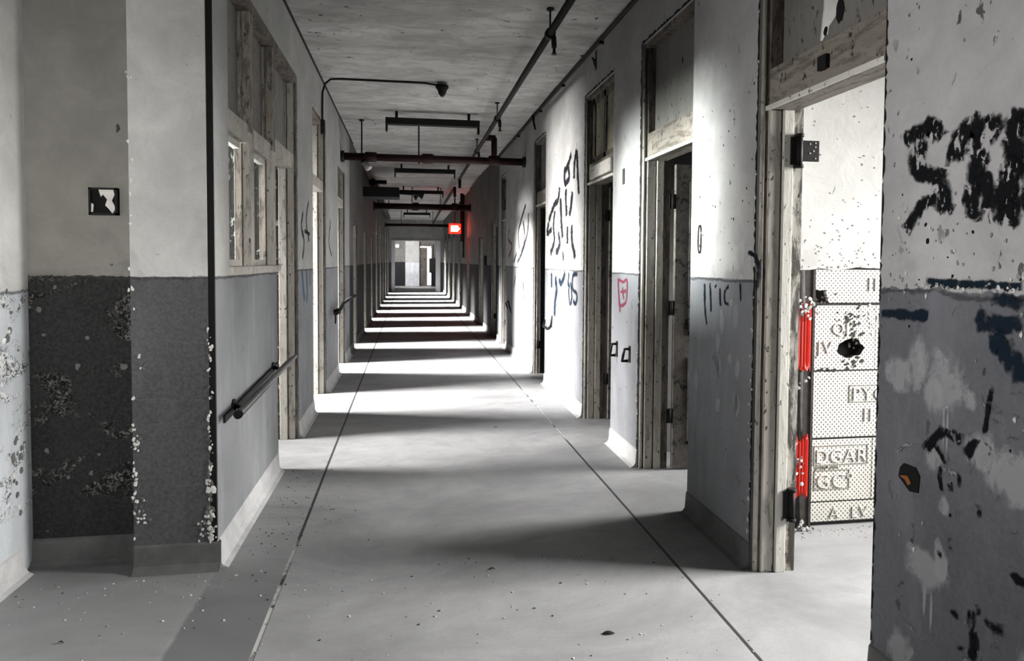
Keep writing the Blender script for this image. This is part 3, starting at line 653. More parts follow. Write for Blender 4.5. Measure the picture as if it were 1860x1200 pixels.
d5 = frame_right(4, 12.0, 12.65, 3.2); leaf(d5, XR+0.12, 12.55, 0.5, 2.34, hz=(0.42,))
for i, (a, c, zt) in enumerate(R_OPS[5:]):
    dd = frame_right(5+i, a, c, zt, trans=zt > 2.6)
    if i in (0, 3): leaf(dd, XR+0.1, c-0.1, 0.7, min(zt, 2.36)-0.03, mat='dark_panel', hz=(0.42,))

# ------------------------------------------------------------------ left glazed screen with its door, then plain frames
wn = thing('window_1', None, None, (XL, 4.5, ZD), kind='structure')
def mull(y0, y1, z0, z1, zs=2.40):
    b = MB(); m = 'wood_cream'
    for za, zb, m in ((z0, zs, 'wood_cream'), (zs, z1, 'wood_mid')):
        b.box(XL-0.10, XL-0.012, y0, y1, za, zb, m, 0.003); b.box(XL-0.05, XL-0.006, y0-0.008, y1-0.02, za, zb, m, 0.003); b.box(XL-0.062, XL-0.052, y0-0.004, y0, za, zb, 'wood_brown')
    b.box(XL-0.22, XL-0.10, y0+0.004, y1-0.004, z0, z1, 'peeled_edge')  # peeling back, deepened and blackened to stand for the dark room behind
    return b.build('mullion', wn)
b = MB(); b.box(XL-0.17, XL+0.02, 3.84, 5.19, ZD, ZD+0.05, 'wood_cream', 0.006); b.build('window_sill', wn)
b = MB(); b.box(XL-0.17, XL+0.004, 3.86, 6.12, 3.15, 3.22, 'wood_brown', 0.004); b.build('window_head', wn)
b = MB(); b.box(XL-0.12, XL-0.012, 3.86, 3.89, ZD+0.05, 3.15, 'wood_mid'); b.build('window_jamb', wn)
mull(4.40, 4.52, ZD+0.05, 3.15); mull(5.10, 5.22, ZD+0.05, 3.15)
b = MB(); b.box(XL-0.15, XL-0.003, 5.17, 5.22, 0, ZD+0.05, 'wood_brown'); b.build('door_post', wn)
for a, c in ((3.89, 4.40), (4.52, 5.10)):
    b = MB(); b.box(XL-0.11, XL-0.02, a, c, 2.33, 2.45, 'wood_cream', 0.004); b.build('transom_bar', wn)
    b = MB(); b.box(XL-0.09, XL-0.08, a, c, 2.45, 3.15, 'transom_panel'); b.build('transom_panel', wn)
    b = MB()      # sash: two stiles and two rails set inside the opening
    b.box(XL-0.10, XL-0.055, c-0.02, c, ZD+0.05, 2.33, 'wood_mid', 0.003); b.box(XL-0.10, XL-0.07, a, a+0.03, ZD+0.05, 2.33, 'wood_mid', 0.003)
    b.box(XL-0.10, XL-0.06, a+0.03, c-0.035, ZD+0.05, ZD+0.09, 'wood_pale', 0.003); b.box(XL-0.10, XL-0.06, a+0.03, c-0.035, 2.29, 2.33, 'wood_pale', 0.003)
    sh = b.build('sash', wn)
    b = MB(); b.box(XL-0.09, XL-0.086, a+0.03, c-0.035, ZD+0.09, 2.29, 'glass'); b.build('pane', sh)
ld = thing('door_20', None, None, (XL, 5.68, 0), kind='structure')
def frame_left(t, ya, yb, zt, bar=2.40, trans=True, panel=False):
    b = MB(); b.box(XL-0.022, XL-0.003, yb-0.02, yb-0.003, 0, zt, 'wood_brown'); b.box(XL-0.075, XL-0.024, yb-0.04, yb-0.003, 0, zt, 'wood_cream', 0.004)
    b.box(XL-0.085, XL-0.075, yb-0.03, yb-0.003, 0, zt, 'wood_brown'); b.box(XL-0.15, XL-0.085, yb-0.055, yb-0.003, 0, zt, 'wood_cream', 0.004); b.box(XL-TW-0.03, XL-0.15, yb-0.04, yb-0.003, 0, zt, 'peeled_edge' if ya < 6 else 'wood_brown')
    b.build('jamb', t)
    if trans:
        b = MB(); b.box(XL-0.15, XL-0.02, ya, yb-0.05, bar, bar+0.12, 'wood_cream', 0.006); b.build('transom_bar', t)
    if panel:
        b = MB(); b.box(XL-0.10, XL-0.09, ya, yb-0.055, bar+0.12, zt, 'transom_panel'); b.build('transom_panel', t)
frame_left(ld, 5.22, 6.12, 3.15, panel=True)
for i, (a, c, zt) in enumerate(L_OPS[1:]):
    t = thing('door_%d' % (21+i), None, None, (XL, (a+c)/2, 0), kind='structure')
    b = MB(); b.box(XL-TW, XL-0.02, a, c, zt-0.035, zt-0.002, 'wood_brown'); b.build('head', t)
    b = MB(); b.box(XL-TW, XL-0.03, a+0.002, a+0.03, 0, zt-0.036, 'wood_brown'); b.build('jamb', t)
    frame_left(t, a+0.03, c, zt-0.036, bar=2.40 if zt > 2.7 else 2.1, trans=zt > 2.7)

# ------------------------------------------------------------------ far end of the corridor
b = MB()
b.box(-1.2, -0.86, Y_END, Y_END+0.3, 0, H, 'plaster_far'); b.box(1.61, XR+TW, Y_END, Y_END+0.3, 0, H, 'plaster_far'); b.box(-0.86, 1.61, Y_END, Y_END+0.3, 2.66, H, 'plaster_far')
b.build('wall_end', kind='structure')
t = thing('door_40', None, None, (0.4, Y_END, 0), kind='structure')
b = MB(); b.box(-0.86, -0.69, Y_END-0.03, Y_END+0.32, 0, 2.6, 'stripped_white', 0.01); b.build('jamb', t)
b = MB(); b.box(1.37, 1.61, Y_END-0.03, Y_END+0.32, 0, 2.6, 'stripped_white', 0.01); b.build('jamb', t)
b = MB(); b.box(-0.86, 1.61, Y_END-0.03, Y_END+0.32, 2.6, 2.66, 'wood_cream', 0.01); b.build('head', t)
b = MB(); b.box(-1.2, 3.0, 42.2, 42.4, 0, H, 'plaster_deep'); b.box(-0.2, 0.66, 42.0, 42.2, 0, H, 'plaster_end'); b.build('wall_far', kind='structure')
b = MB(); b.box(XR+TW, XR+TW+0.2, Y_END, 42.2, 0, H, 'plaster_far'); b.build('wall_vestibule_right', kind='structure')
t = thing('door_41', None, None, (0.95, 42.1, 0), kind='structure')
b = MB(); b.box(0.72, 1.12, 42.12, 42.18, 0, 2.5, 'door_leaf'); b.build('door_leaf', t)
b = MB(); b.box(0.66, 0.72, 42.05, 42.19, 0, 2.6, 'wood_brown'); b.box(0.66, 1.5, 42.05, 42.19, 2.5, 2.6, 'wood_brown'); b.build('frame', t)
t = thing('window_2', None, None, (1.3, 42.1, 1), kind='structure')
b = MB(); b.box(1.13, 1.16, 42.08, 42.19, 0, 2.5, 'wood_brown'); b.box(1.42, 1.5, 42.08, 42.19, 0, 2.5, 'wood_brown'); b.build('frame', t)
def m_sky():
    t = NT('far_daylight'); M['far_daylight'] = t.out((0.9, 0.9, 0.9), 0.5, emit=(1, 1, 1), es=2.2)
m_sky()
b = MB(); b.box(1.16, 1.42, 42.15, 42.18, 0.05, 2.4, 'far_daylight'); b.box(0.7, 1.4, 42.1, 42.14, 2.42, 2.5, 'far_daylight'); b.build('pane', t)
t = thing('window_3', None, None, (-0.7, 42.1, 1), kind='structure')
b = MB(); b.box(-0.8, -0.6, 42.15, 42.19, 2.42, 2.6, 'far_daylight'); b.build('pane', t)
b = MB(); b.box(-0.86, -0.54, 42.12, 42.19, 2.36, 2.42, 'wood_brown'); b.build('frame', t)
t = thing('cabinet', 'dark box cabinet beside the bright strip of window at the far end', 'cabinet', (1.55, 41.5, 0))
b = MB(); b.box(1.28, 1.75, 41.3, 41.9, 0.85, 1.75, 'black_metal', 0.02); b.build('body', t)
b = MB(); b.box(1.40, 1.72, 41.4, 41.85, 0.0, 0.85, 'black_metal', 0.01); b.build('stand', t)

# ------------------------------------------------------------------ graffiti
GRAFFITI = {
 'near_top': (1.76, [
  (0.040, [(2.146, 2.032), (2.115, 2.05), (2.06, 2.055), (2.031, 2.076), (1.996, 2.043), (1.977, 2.013)]),
  (0.045, [(2.049, 2.03), (2.077, 1.982), (2.083, 1.929), (2.025, 1.906), (1.976, 1.878), (1.958, 1.832), (1.958, 1.759)]),
  (0.030, [(1.974, 1.819), (2.021, 1.816), (2.06, 1.796), (2.094, 1.753), (2.127, 1.715)]),
  (0.050, [(1.915, 1.921), (1.912, 1.977), (1.884, 2.014), (1.851, 2.043), (1.817, 2.002), (1.779, 2.015), (1.734, 2.032)]),
  (0.050, [(1.85, 1.994), (1.827, 1.942), (1.829, 1.888), (1.842, 1.807), (1.841, 1.73)]),
  (0.035, [(1.813, 1.886), (1.791, 1.829), (1.8, 1.755)]),
  (0.050, [(1.681, 2.053), (1.697, 2.011), (1.71, 1.969), (1.697, 1.909), (1.713, 1.847), (1.725, 1.783), (1.733, 1.711)]),
  (0.050, [(1.676, 1.899), (1.707, 1.872), (1.748, 1.791), (1.786, 1.795)]),
  (0.035, [(1.704, 1.794), (1.696, 1.735), (1.704, 1.703)]),
  (0.050, [(1.65, 2.039), (1.639, 1.913), (1.642, 1.813), (1.674, 1.759)]),
 ]),
 'near_line': (1.76, [
  (0.022, [(2.025, 1.539), (1.959, 1.537), (1.87, 1.535), (1.768, 1.537), (1.658, 1.533)]),
  (0.030, [(2.241, 1.414), (2.129, 1.416), (2.002, 1.421)]),
  (0.050, [(1.825, 1.443), (1.764, 1.414), (1.655, 1.432)]),
  (0.050, [(1.781, 1.347), (1.733, 1.367), (1.686, 1.316), (1.644, 1.25)]),
  (0.040, [(1.767, 1.498), (1.692, 1.489), (1.653, 1.472)]),
 ]),
 'near_low': (1.76, [
  (0.030, [(2.008, 0.952), (1.974, 1.0), (1.94, 1.037), (1.895, 1.04), (1.841, 1.036)]),
  (0.015, [(1.967, 0.992), (1.937, 0.963), (1.913, 0.925)]),
  (0.012, [(1.936, 0.936), (1.94, 0.879), (1.927, 0.837)]),
  (0.012, [(1.907, 0.917), (1.893, 0.853)]),
  (0.012, [(1.86, 0.932), (1.861, 0.873)]),
  (0.025, [(1.844, 0.986), (1.799, 1.039), (1.744, 1.02)]),
  (0.020, [(1.89, 0.712), (1.886, 0.654)]),
  (0.016, [(1.931, 0.648), (1.927, 0.608)]),
  (0.012, [(1.75, 1.238), (1.763, 1.142), (1.773, 1.071)]),
  (0.025, [(1.765, 0.525), (1.794, 0.496), (1.786, 0.421), (1.794, 0.346)]),
  (0.020, [(1.868, 0.479), (1.861, 0.446)]),
  (0.040, [(1.721, 0.519), (1.709, 0.474)]),
  (0.020, [(1.662, 0.696), (1.644, 0.68), (1.618, 0.684)]),
  (0.020, [(1.842, 0.371), (1.826, 0.358)]),
  (0.014, [(1.782, 0.853), (1.784, 0.8)]),
 ]),
 'mid_top': (1.76, [
  (0.050, [(6.847, 2.785), (6.942, 2.652), (6.956, 2.487)]),
  (0.050, [(6.847, 2.769), (6.806, 2.567), (6.751, 2.3)]),
  (0.050, [(7.084, 2.774), (7.259, 2.663), (7.406, 2.613), (7.364, 2.484), (7.181, 2.532), (7.222, 2.658)]),
  (0.060, [(7.324, 2.426), (7.318, 2.268), (7.274, 2.107)]),
  (0.050, [(7.019, 2.36), (7.064, 2.246), (7.15, 2.099)]),
  (0.050, [(7.638, 2.478), (7.714, 2.339), (7.968, 2.267), (8.236, 2.111)]),
  (0.060, [(7.592, 2.346), (7.542, 2.088), (7.471, 1.868)]),
  (0.050, [(7.879, 2.222), (7.959, 2.038), (7.908, 1.845), (8.127, 1.695)]),
  (0.050, [(8.235, 2.091), (8.325, 1.957), (8.047, 2.004)]),
  (0.050, [(7.699, 1.95), (7.612, 1.8), (7.816, 1.692)]),
  (0.050, [(7.233, 2.0), (7.225, 1.791)]),
  (0.050, [(7.033, 2.006), (7.012, 1.819), (6.869, 1.633)]),
  (0.030, [(7.45, 1.724), (7.406, 1.599)]),
 ]),
 'mid_low': (1.76, [
  (0.070, [(7.848, 1.409), (7.757, 1.28), (7.836, 1.106), (7.873, 0.932)]),
  (0.050, [(7.637, 1.395), (7.514, 1.344), (7.325, 1.475)]),
  (0.035, [(7.141, 1.478), (7.187, 1.373), (7.098, 1.307)]),
  (0.030, [(6.764, 1.468), (6.964, 1.447), (6.979, 1.312), (6.789, 1.254), (6.818, 1.153), (6.953, 1.178)]),
  (0.030, [(7.17, 1.304), (7.092, 1.135), (7.003, 1.209), (7.065, 1.377)]),
  (0.050, [(8.044, 1.462), (8.037, 1.268)]),
 ]),
 'far_scrib': (1.76, [
  (0.040, [(9.923, 2.458), (10.329, 2.246), (10.586, 2.054), (10.486, 1.785)]),
  (0.040, [(9.684, 2.316), (9.75, 2.047), (10.141, 1.779), (10.659, 1.578)]),
  (0.035, [(10.159, 2.236), (9.983, 1.945), (10.309, 1.724)]),
  (0.030, [(10.758, 1.729), (11.04, 1.577)]),
  (0.035, [(10.122, 1.294), (10.029, 1.014)]),
  (0.030, [(10.838, 1.364), (11.023, 1.142)]),
 ]),
 'red_far': (1.76, [
  (0.035, [(11.578, 2.159), (11.681, 2.0), (11.252, 1.86), (11.624, 1.673)]),
 ]),
 'pier_blue': (1.76, [
  (0.018, [(3.744, 1.482), (3.731, 1.323), (3.705, 1.22)]),
  (0.016, [(3.671, 1.49), (3.65, 1.303)]),
  (0.014, [(3.62, 1.454), (3.579, 1.468)]),
  (0.015, [(3.545, 1.463), (3.534, 1.35)]),
  (0.016, [(3.433, 1.473), (3.484, 1.434), (3.475, 1.373), (3.417, 1.37)]),
  (0.012, [(3.311, 1.496), (3.301, 1.384)]),
  (0.020, [(3.241, 1.654), (3.162, 1.633), (3.127, 1.563), (3.145, 1.45)]),
 ]),
 'pier_red': (1.76, [
  (0.030, [(5.402, 1.461), (5.382, 1.322), (5.332, 1.171)]),
  (0.022, [(5.387, 1.452), (5.27, 1.433), (5.172, 1.445), (5.194, 1.273), (5.349, 1.226)]),
  (0.020, [(5.283, 1.396), (5.25, 1.283)]),
  (0.020, [(5.339, 1.347), (5.183, 1.363)]),
 ]),
 'left_blue': (-0.98, [
  (0.060, [(6.365, 1.507), (6.424, 1.351), (6.519, 1.216)]),
  (0.060, [(6.633, 1.514), (6.695, 1.287), (6.621, 1.194)]),
  (0.040, [(6.848, 1.5), (6.842, 1.335)]),
 ]),
 'left_black': (-0.98, [
  (0.035, [(6.449, 2.048), (6.348, 1.914), (6.505, 1.766), (6.401, 1.609)]),
  (0.030, [(6.799, 2.182), (6.649, 1.983), (6.821, 1.775)]),
  (0.030, [(6.542, 1.872), (6.861, 1.858)]),
  (0.030, [(8.662, 2.104), (8.476, 1.82), (8.767, 1.651)]),
 ]),
}

def ribbon(mb, X, side, pts, wd, m, off):
    # smooth the stroke, then lay a strip with uneven edges on the wall
    P = [Vector((0, y, z)) for y, z in pts]; Q = []
    for i in range(len(P)-1):
        p0 = P[max(0, i-1)]; p1 = P[i]; p2 = P[i+1]; p3 = P[min(len(P)-1, i+2)]
        n_ = max(2, int((p2-p1).length/0.02))
        for q in range(n_):
            t_ = q/n_; Q.append(0.5*((2*p1)+(p2-p0)*t_+(2*p0-5*p1+4*p2-p3)*t_*t_+(3*p1-p0-3*p2+p3)*t_**3))
    Q.append(P[-1]); prev = None; quads = []
    for i, p in enumerate(Q):
        d = (Q[min(len(Q)-1, i+1)]-Q[max(0, i-1)]).normalized(); nrm = Vector((0, -d.z, d.y)); e = 0.0 if i in (0, len(Q)-1) else 1.0
        hw = wd*0.5*R.uniform(1.0, 1.35); o_ = Vector((X+side*off, 0, 0))
        row = [(o_+p+nrm*hw*f_, a_*e) for f_, a_ in ((1, 0), (0.45, 0.85), (0, 1), (-0.45, 0.85), (-1, 0))]
        if prev: quads += [(prev[j], prev[j+1], row[j+1], row[j]) for j in range(4)]
        prev = row
    masked(mb, quads, m)
GI = {'near_top': ('spray_black', 'large black spray-painted letters STH on the nearest right-hand wall', 'spray_black'),
      'near_line': ('spray_blue', 'dark blotches of spray paint along the paint line of the nearest right-hand wall', 'spray_black'),
      'near_low': ('spray_black', 'thin black scrawls and drips low on the nearest right-hand wall', None),
      'mid_top': ('spray_broken', 'tall broken black graffiti letters on the white wall between the third and fourth right-hand doors', None),
      'mid_low': ('spray_blue', 'dark blue graffiti scrawl under the tall black letters, below the paint line', None),
      'far_scrib': ('spray_broken', 'thin grey graffiti scribble beyond the fourth right-hand door', None),
      'red_far': ('spray_red', 'small faded red squiggle at the far edge of the scribbled wall', None),
      'pier_blue': ('spray_blue', 'dark blue tally strokes just under the paint line between the first two right-hand doors', None),
      'pier_red': ('spray_red', 'purplish red tag on the narrow wall between the second and third right-hand doors', None),
      'left_blue': ('spray_soft_blue', 'soft blue spray smear below the paint line on the left-hand wall', None),
      'left_black': ('spray_broken', 'black scratchy marks above the paint line on the left-hand wall', None)}
for key, (X, strokes) in GRAFFITI.items():
    m, lab, m2 = GI[key]; side = -1 if X > 0 else 1; b = MB()
    for i, (wd, pts) in enumerate(strokes): ribbon(b, X, side, pts, wd*(1.55 if key == 'near_top' else 1.9 if key.startswith('mid') or key.startswith('far') else 1.4), m, 0.0025+0.0003*i)
    b.build('graffiti', label=lab, category='graffiti')

# ------------------------------------------------------------------ overhead pipes
t = thing('sprinkler_main', 'long dark pipe running down the corridor under the ceiling near the right wall', 'pipe', (1.14, 9, 3.45))
b = MB(); b.tube([(1.14, 2.2, 3.46), (1.14, 15.0, 3.45)], 0.03, 'black_metal', 14); b.build('pipe', t)
def hanger(t, x, y, z, drop=0.14):
    b = MB(); b.tube([(x, y, z+0.03), (x, y, H-0.005)], 0.008, 'black_metal', 8); b.tube([(x, y, H-0.015), (x, y, H-0.001)], 0.03, 'black_metal', 12)
    b.tube([(x, y-0.03, z), (x, y+0.03, z)], 0.043, 'black_metal', 12); b.build('hanger', t)
    b = MB(); b.tube([(x+0.03, y, z-0.02), (x+0.035, y, z-drop+0.03)], 0.022, 'black_metal', 10); b.tube([(x+0.035, y, z-drop+0.03), (x+0.035, y, z-drop-0.02)], [0.01, 0.016], 'black_metal', 10)
    b.tube([(x+0.035, y, z-drop-0.02), (x+0.035, y, z-drop-0.026)], 0.024, 'black_metal', 12); b.build('sprinkler_head', t)
for y in (5.35, 8.6, 11.2): hanger(t, 1.14, y, 3.455)
b = MB(); b.tube([(1.14, 15.0, 3.47), (1.14, 15.0, 3.24)], 0.034, 'black_metal', 12); b.build('elbow', t)
t = thing('sprinkler_branch', 'dark pipe continuing beyond the first run, in front of the second crossing pipe', 'pipe', (1.14, 18, 3.3))
b = MB(); b.tube([(1.14, 16.6, 3.2), (1.14, 16.6, 3.42), (1.14, 16.9, 3.42), (1.1, 24, 3.36), (1.1, 30, 3.3)], 0.04, 'black_metal', 12); b.build('pipe', t)
def cross_pipe(y, x0, x1, z, r, label, rods, coup, mat='rust_pipe'):
    t = thing('crossing_pipe', label, 'pipe', ((x0+x1)/2, y, z), group=None)
    b = MB(); b.tube([(x0, y, z), (x1, y, z-0.01)], r, mat, 16); b.tube([(x0, y, z), (x0+0.05, y, z)], r*1.5, 'black_metal', 16); b.tube([(x1-0.04, y, z-0.01), (x1, y, z-0.01)], r*1.45, 'black_metal', 16); b.build('pipe', t)
    for c in coup:
        b = MB(); b.tube([(c-0.09, y, z), (c-0.07, y, z), (c+0.07, y, z), (c+0.09, y, z)], [r*1.05, r*1.35, r*1.35, r*1.05], mat, 16); b.build('coupling', t)
    for c in rods:
        b = MB(); b.tube([(c, y, z-r), (c, y, H-0.002)], 0.011, 'black_metal', 8); b.tube([(c, y, H-0.02), (c, y, H-0.002)], 0.035, 'black_metal', 10); b.tube([(c, y, z-r-0.03), (c, y, z-r+0.01)], [0.008, 0.018], 'black_metal', 8)
        b.build('hanger_rod', t)
    return t
cp = cross_pipe(10.0, XL, XR, 3.12, 0.055, 'nearest thick dark red pipe crossing the corridor beneath the ceiling', (-0.68, 0.15), (-0.55, 0.28, 1.28))
b = MB(); b.tube([(1.28, 10.0, 3.12), (1.28, 10.0, 3.46)], 0.045, 'rust_pipe', 12); b.tube([(1.14, 10.0, 3.46), (1.30, 10.0, 3.46)], 0.045, 'rust_pipe', 12); b.build('riser', cp)
cross_pipe(19.0, XL, XR, 3.13, 0.085, 'second thick dark pipe crossing the corridor, deeper in shade', (-0.55, 0.1, 0.9), (0.2, 1.3))
cross_pipe(28.0, XL, XR, 3.08, 0.06, 'farthest thin dark pipe crossing the corridor before the end doorway', (-0.3, 1.0), ())
t = thing('side_pipe', 'dark side pipe running deep along the left wall under the ceiling', 'pipe', (-0.8, 18, 3.0))
b = MB(); b.tube([(-0.82, 15.6, 3.40), (-0.82, 27.5, 3.34)], 0.09, 'black_metal', 12); b.tube([(-0.82, 15.6, 3.4), (-0.5, 15.6, 3.4)], 0.05, 'black_metal', 12); b.build('pipe', t)
t = thing('air_duct', 'dark sagging duct box across the left of the ceiling beyond the first crossing pipe', 'duct', (-0.6, 15, 3.0))
b = MB(); b.box(XL, -0.2, 14.7, 15.4, 2.98, 3.2, 'black_metal', 0.03); b.tube([(-0.2, 15.0, 3.12), (0.2, 15.0, 3.1), (0.33, 15.0, 3.05)], [0.05, 0.05, 0.09], 'black_metal', 12); b.build('duct', t)
t = thing('wall_conduit', 'thin dark conduit in the corner where the right wall meets the ceiling', 'conduit', (1.74, 9, 3.64))
b = MB(); b.tube([(XR-0.022, -1, H-0.03), (XR-0.02, 4.0, H-0.026), (XR-0.022, 5.5, H-0.03), (XR-0.03, 8, H-0.025), (XR-0.025, 10, H-0.03), (XR-0.03, 14, H-0.04), (XR-0.1, 18, H-0.1)], 0.02, 'black_metal', 10); b.build('conduit', t)
for y in (3.3, 4.6, 5.9, 7.4, 8.7, 10.5):
    b = MB(); b.box(XR-0.045, XR, y, y+0.02, H-0.075, H-0.05, 'black_metal'); b.tube([(XR-0.03, y+0.01, H-0.06), (XR-0.03, y+0.01, H-0.02)], 0.01, 'black_metal', 8); b.build('clip', t)
t = thing('wall_conduit', 'hairline dark conduit in the corner where the left wall meets the ceiling', 'conduit', (-0.96, 9, 3.64))
b = MB(); b.tube([(XL+0.01, YF, H-0.012), (XL+0.01, 7, H-0.014), (XL+0.01, 12, H-0.012)], 0.01, 'black_metal', 8); b.build('conduit', t)

# fluorescent fixtures
def fixture(y, x0, x1, z, label):
    t = thing('light_fixture', label, 'light fixture', ((x0+x1)/2, y, z), group='bare fluorescent battens')
    h = 0.045; b = MB(); b.box(x0, x1, y-0.06, y+0.06, z-h, z+h, 'black_metal', 0.006); b.build('channel', t)
    for x in (x0, x1-0.03):
        b = MB(); b.box(x, x+0.03, y-0.03, y+0.03, z-0.14, z-h, 'black_metal', 0.004); b.build('lamp_holder', t)
    for x in (x0+0.15, x1-0.15):
        b = MB(); b.tube([(x, y, z+h), (x, y, H-0.001)], 0.02, 'black_metal', 8); b.build('ceiling_mount', t)
fixture(9.35, -0.315, 0.986, 3.52, 'nearest dark empty fluorescent fixture hung just ahead of the first crossing pipe')
fixture(14.4, -0.30, 1.0, 3.52, 'second dark fluorescent fixture, just below the first crossing pipe in view')
fixture(18.6, -0.29, 0.96, 3.50, 'third dark fluorescent fixture, just ahead of the second crossing pipe')
fixture(26.5, -0.2, 0.85, 3.45, 'farthest dark fluorescent fixture, beyond the second crossing pipe')

def ceiling_lamp(x, y, label, wire=True):
    t = thing('ceiling_lamp', label, 'ceiling lamp', (x, y, H))
    b = MB(); b.tube([(x, y, H-0.002), (x, y, H-0.035)], 0.055, 'lampshade_white', 16); b.build('base', t, label='pale base plate')
    b = MB(); b.tube([(x, y, H-0.035), (x, y, H-0.06), (x, y, H-0.085), (x, y, H-0.13), (x, y, H-0.16)], [0.075, 0.075, 0.055, 0.04, 0.018], 'black_metal', 16); b.build('socket', t)
    if wire:
        t2 = thing('electrical_conduit', 'thin dark conduit bending from the left wall across the ceiling to the nearest lamp', 'conduit', (XL, y, H))
        b = MB(); b.tube([(x-0.05, y, H-0.03), (x-0.2, y, H-0.014), (-0.75, y, H-0.012), (-0.87, y, H-0.02), (-0.93, y, H-0.07), (XL+0.02, y, H-0.17), (XL+0.015, y, H-0.5)], 0.012, 'black_metal', 10); b.build('conduit', t2)
        b = MB(); b.box(XL, XL+0.045, y-0.05, y+0.05, H-0.64, H-0.48, 'black_metal', 0.006); b.build('junction_box', t2)
ceiling_lamp(0.384, 7.77, 'nearest small ceiling lamp socket at the end of a thin conduit')
ceiling_lamp(0.22, 21.0, 'small far ceiling lamp socket beyond the second crossing pipe', False)
t = thing('pendant_lamp', 'white bell-shaped lamp hanging under the left end of the first crossing pipe', 'lamp', (-0.62, 9.9, 3.0))
b = MB(); b.tube([(-0.66, 9.99, 3.066), (-0.62, 9.98, 3.02)], [0.02, 0.035], 'rust_pipe', 10); b.build('stem', t)
b = MB(); b.tube([(-0.64, 9.98, 3.05), (-0.61, 9.97, 3.0), (-0.575, 9.95, 2.945), (-0.565, 9.95, 2.93)], [0.03, 0.04, 0.055, 0.03], 'lampshade_white', 14); b.build('shade', t)

# exit sign and the red lamp in it
t = thing('exit_sign', 'glowing red lit sign hanging on the right side deep down the corridor', 'sign', (1.36, 20, 2.57))
b = MB(); b.box(1.20, 1.56, 20.0, 20.08, 2.42, 2.72, 'exit_red', 0.01); b.build('housing', t)
b = MB(); b.box(1.26, 1.47, 19.985, 20.0, 2.48, 2.66, 'exit_face'); b.poly([(1.47, 19.985, 2.63), (1.54, 19.985, 2.57), (1.47, 19.985, 2.51)], 'exit_face', (0, 0.015, 0)); b.build('lit_face', t, label='white glowing face')
b = MB(); b.tube([(1.38, 20.04, 2.72), (1.38, 20.04, H)], 0.02, 'rust_pipe', 8); b.build('stem', t)
l = bpy.data.lights.new('exit_sign_glow', 'POINT'); l.energy = 8; l.color = (1, 0.03, 0.01); l.shadow_soft_size = 0.08
lo = bpy.data.objects.new('exit_sign_glow', l); COL.objects.link(lo); lo.location = (1.45, 19.8, 2.6)
t = thing('riser_pipe', 'thin vertical pipe behind the glowing red sign', 'pipe', (1.62, 20.4, 2.6))
b = MB(); b.tube([(1.60, 20.3, 2.2), (1.60, 20.3, H)], 0.04, 'rust_pipe', 10); b.tube([(1.68, 20.5, 1.7), (1.68, 20.5, H)], 0.03, 'black_metal', 10); b.build('pipe', t)

# ------------------------------------------------------------------ handrails
t = thing('handrail', 'grey round handrail on brackets under the left-hand screen window', 'handrail', (XL, 4.5, 0.8))
b = MB(); b.tube([(XL+0.10, 3.62, 0.79), (XL+0.10, 5.34, 0.85)], 0.021, 'rail_paint', 16); b.build('rail', t)
b = MB(); b.tube([(XL+0.10, 3.60, 0.79), (XL+0.10, 3.62, 0.79)], 0.023, 'black_gap', 16); b.build('end_cap', t, label='black open end of the rail')
b = MB(); b.prism([(XL, -0.02), (XL+0.012, -0.02), (XL+0.012, 0.02), (XL, 0.02)], 3.70, 5.17, 'black_metal')
for v in b.bm.verts: v.co.z += 0.745+(v.co.y-3.7)*0.045
b.build('backing_strip', t, label='flat dark strip on the wall')
for y, z in ((3.85, 0.80), (4.95, 0.84)):
    b = MB(); b.tube([(XL+0.005, y+0.05, z-0.02), (XL+0.06, y+0.02, z-0.035), (XL+0.10, y, z-0.015)], 0.012, 'black_metal', 10); b.tube([(XL, y+0.05, z-0.02), (XL+0.012, y+0.05, z-0.02)], 0.035, 'black_metal', 14); b.build('bracket', t)
t = thing('broken_handrail', 'broken dark stub of handrail on the left wall beyond the second opening', 'handrail', (XL, 9.2, 0.93))
b = MB(); b.tube([(XL+0.08, 8.55, 0.93), (XL+0.09, 9.0, 0.95), (XL+0.08, 9.5, 1.0), (XL+0.12, 11.0, 1.02)], 0.024, 'black_metal', 10); b.build('rail', t)
b = MB(); b.tube([(XL, 9.0, 0.9), (XL+0.08, 9.0, 0.93)], 0.04, 'black_metal', 10); b.tube([(XL+0.05, 8.75, 0.92), (XL+0.05, 8.75, 0.78)], 0.01, 'black_metal', 8); b.build('bracket', t)

# ------------------------------------------------------------------ small wall fittings
t = thing('wall_box', 'square black electrical box with a torn white cover on the recessed left wall', 'electrical box', (-1.55, YF+0.08, 1.89))
b = MB(); b.box(-1.622, -1.487, YF+0.145, YF+0.16, 1.825, 1.965, 'black_gap'); b.box(-1.622, -1.612, YF+0.125, YF+0.16, 1.825, 1.965, 'black_metal'); b.box(-1.497, -1.487, YF+0.125, YF+0.16, 1.825, 1.965, 'black_metal')
b.box(-1.622, -1.487, YF+0.125, YF+0.16, 1.955, 1.965, 'black_metal'); b.box(-1.622, -1.487, YF+0.125, YF+0.16, 1.825, 1.835, 'black_metal'); b.build('housing', t)
b = MB(); b.poly([(x, YF+0.13, z) for x, z in ((-1.575, 1.955), (-1.505, 1.955), (-1.50, 1.93), (-1.512, 1.90), (-1.495, 1.86), (-1.51, 1.832), (-1.53, 1.86), (-1.545, 1.875), (-1.535, 1.905), (-1.555, 1.93), (-1.565, 1.918))], 'white_flake', (0, 0.004, 0))
b.poly([(x, YF+0.13, z) for x, z in ((-1.61, 1.885), (-1.6, 1.88), (-1.603, 1.84), (-1.612, 1.84))], 'white_flake', (0, 0.004, 0)); b.build('torn_cover', t, label='torn white cover plate')
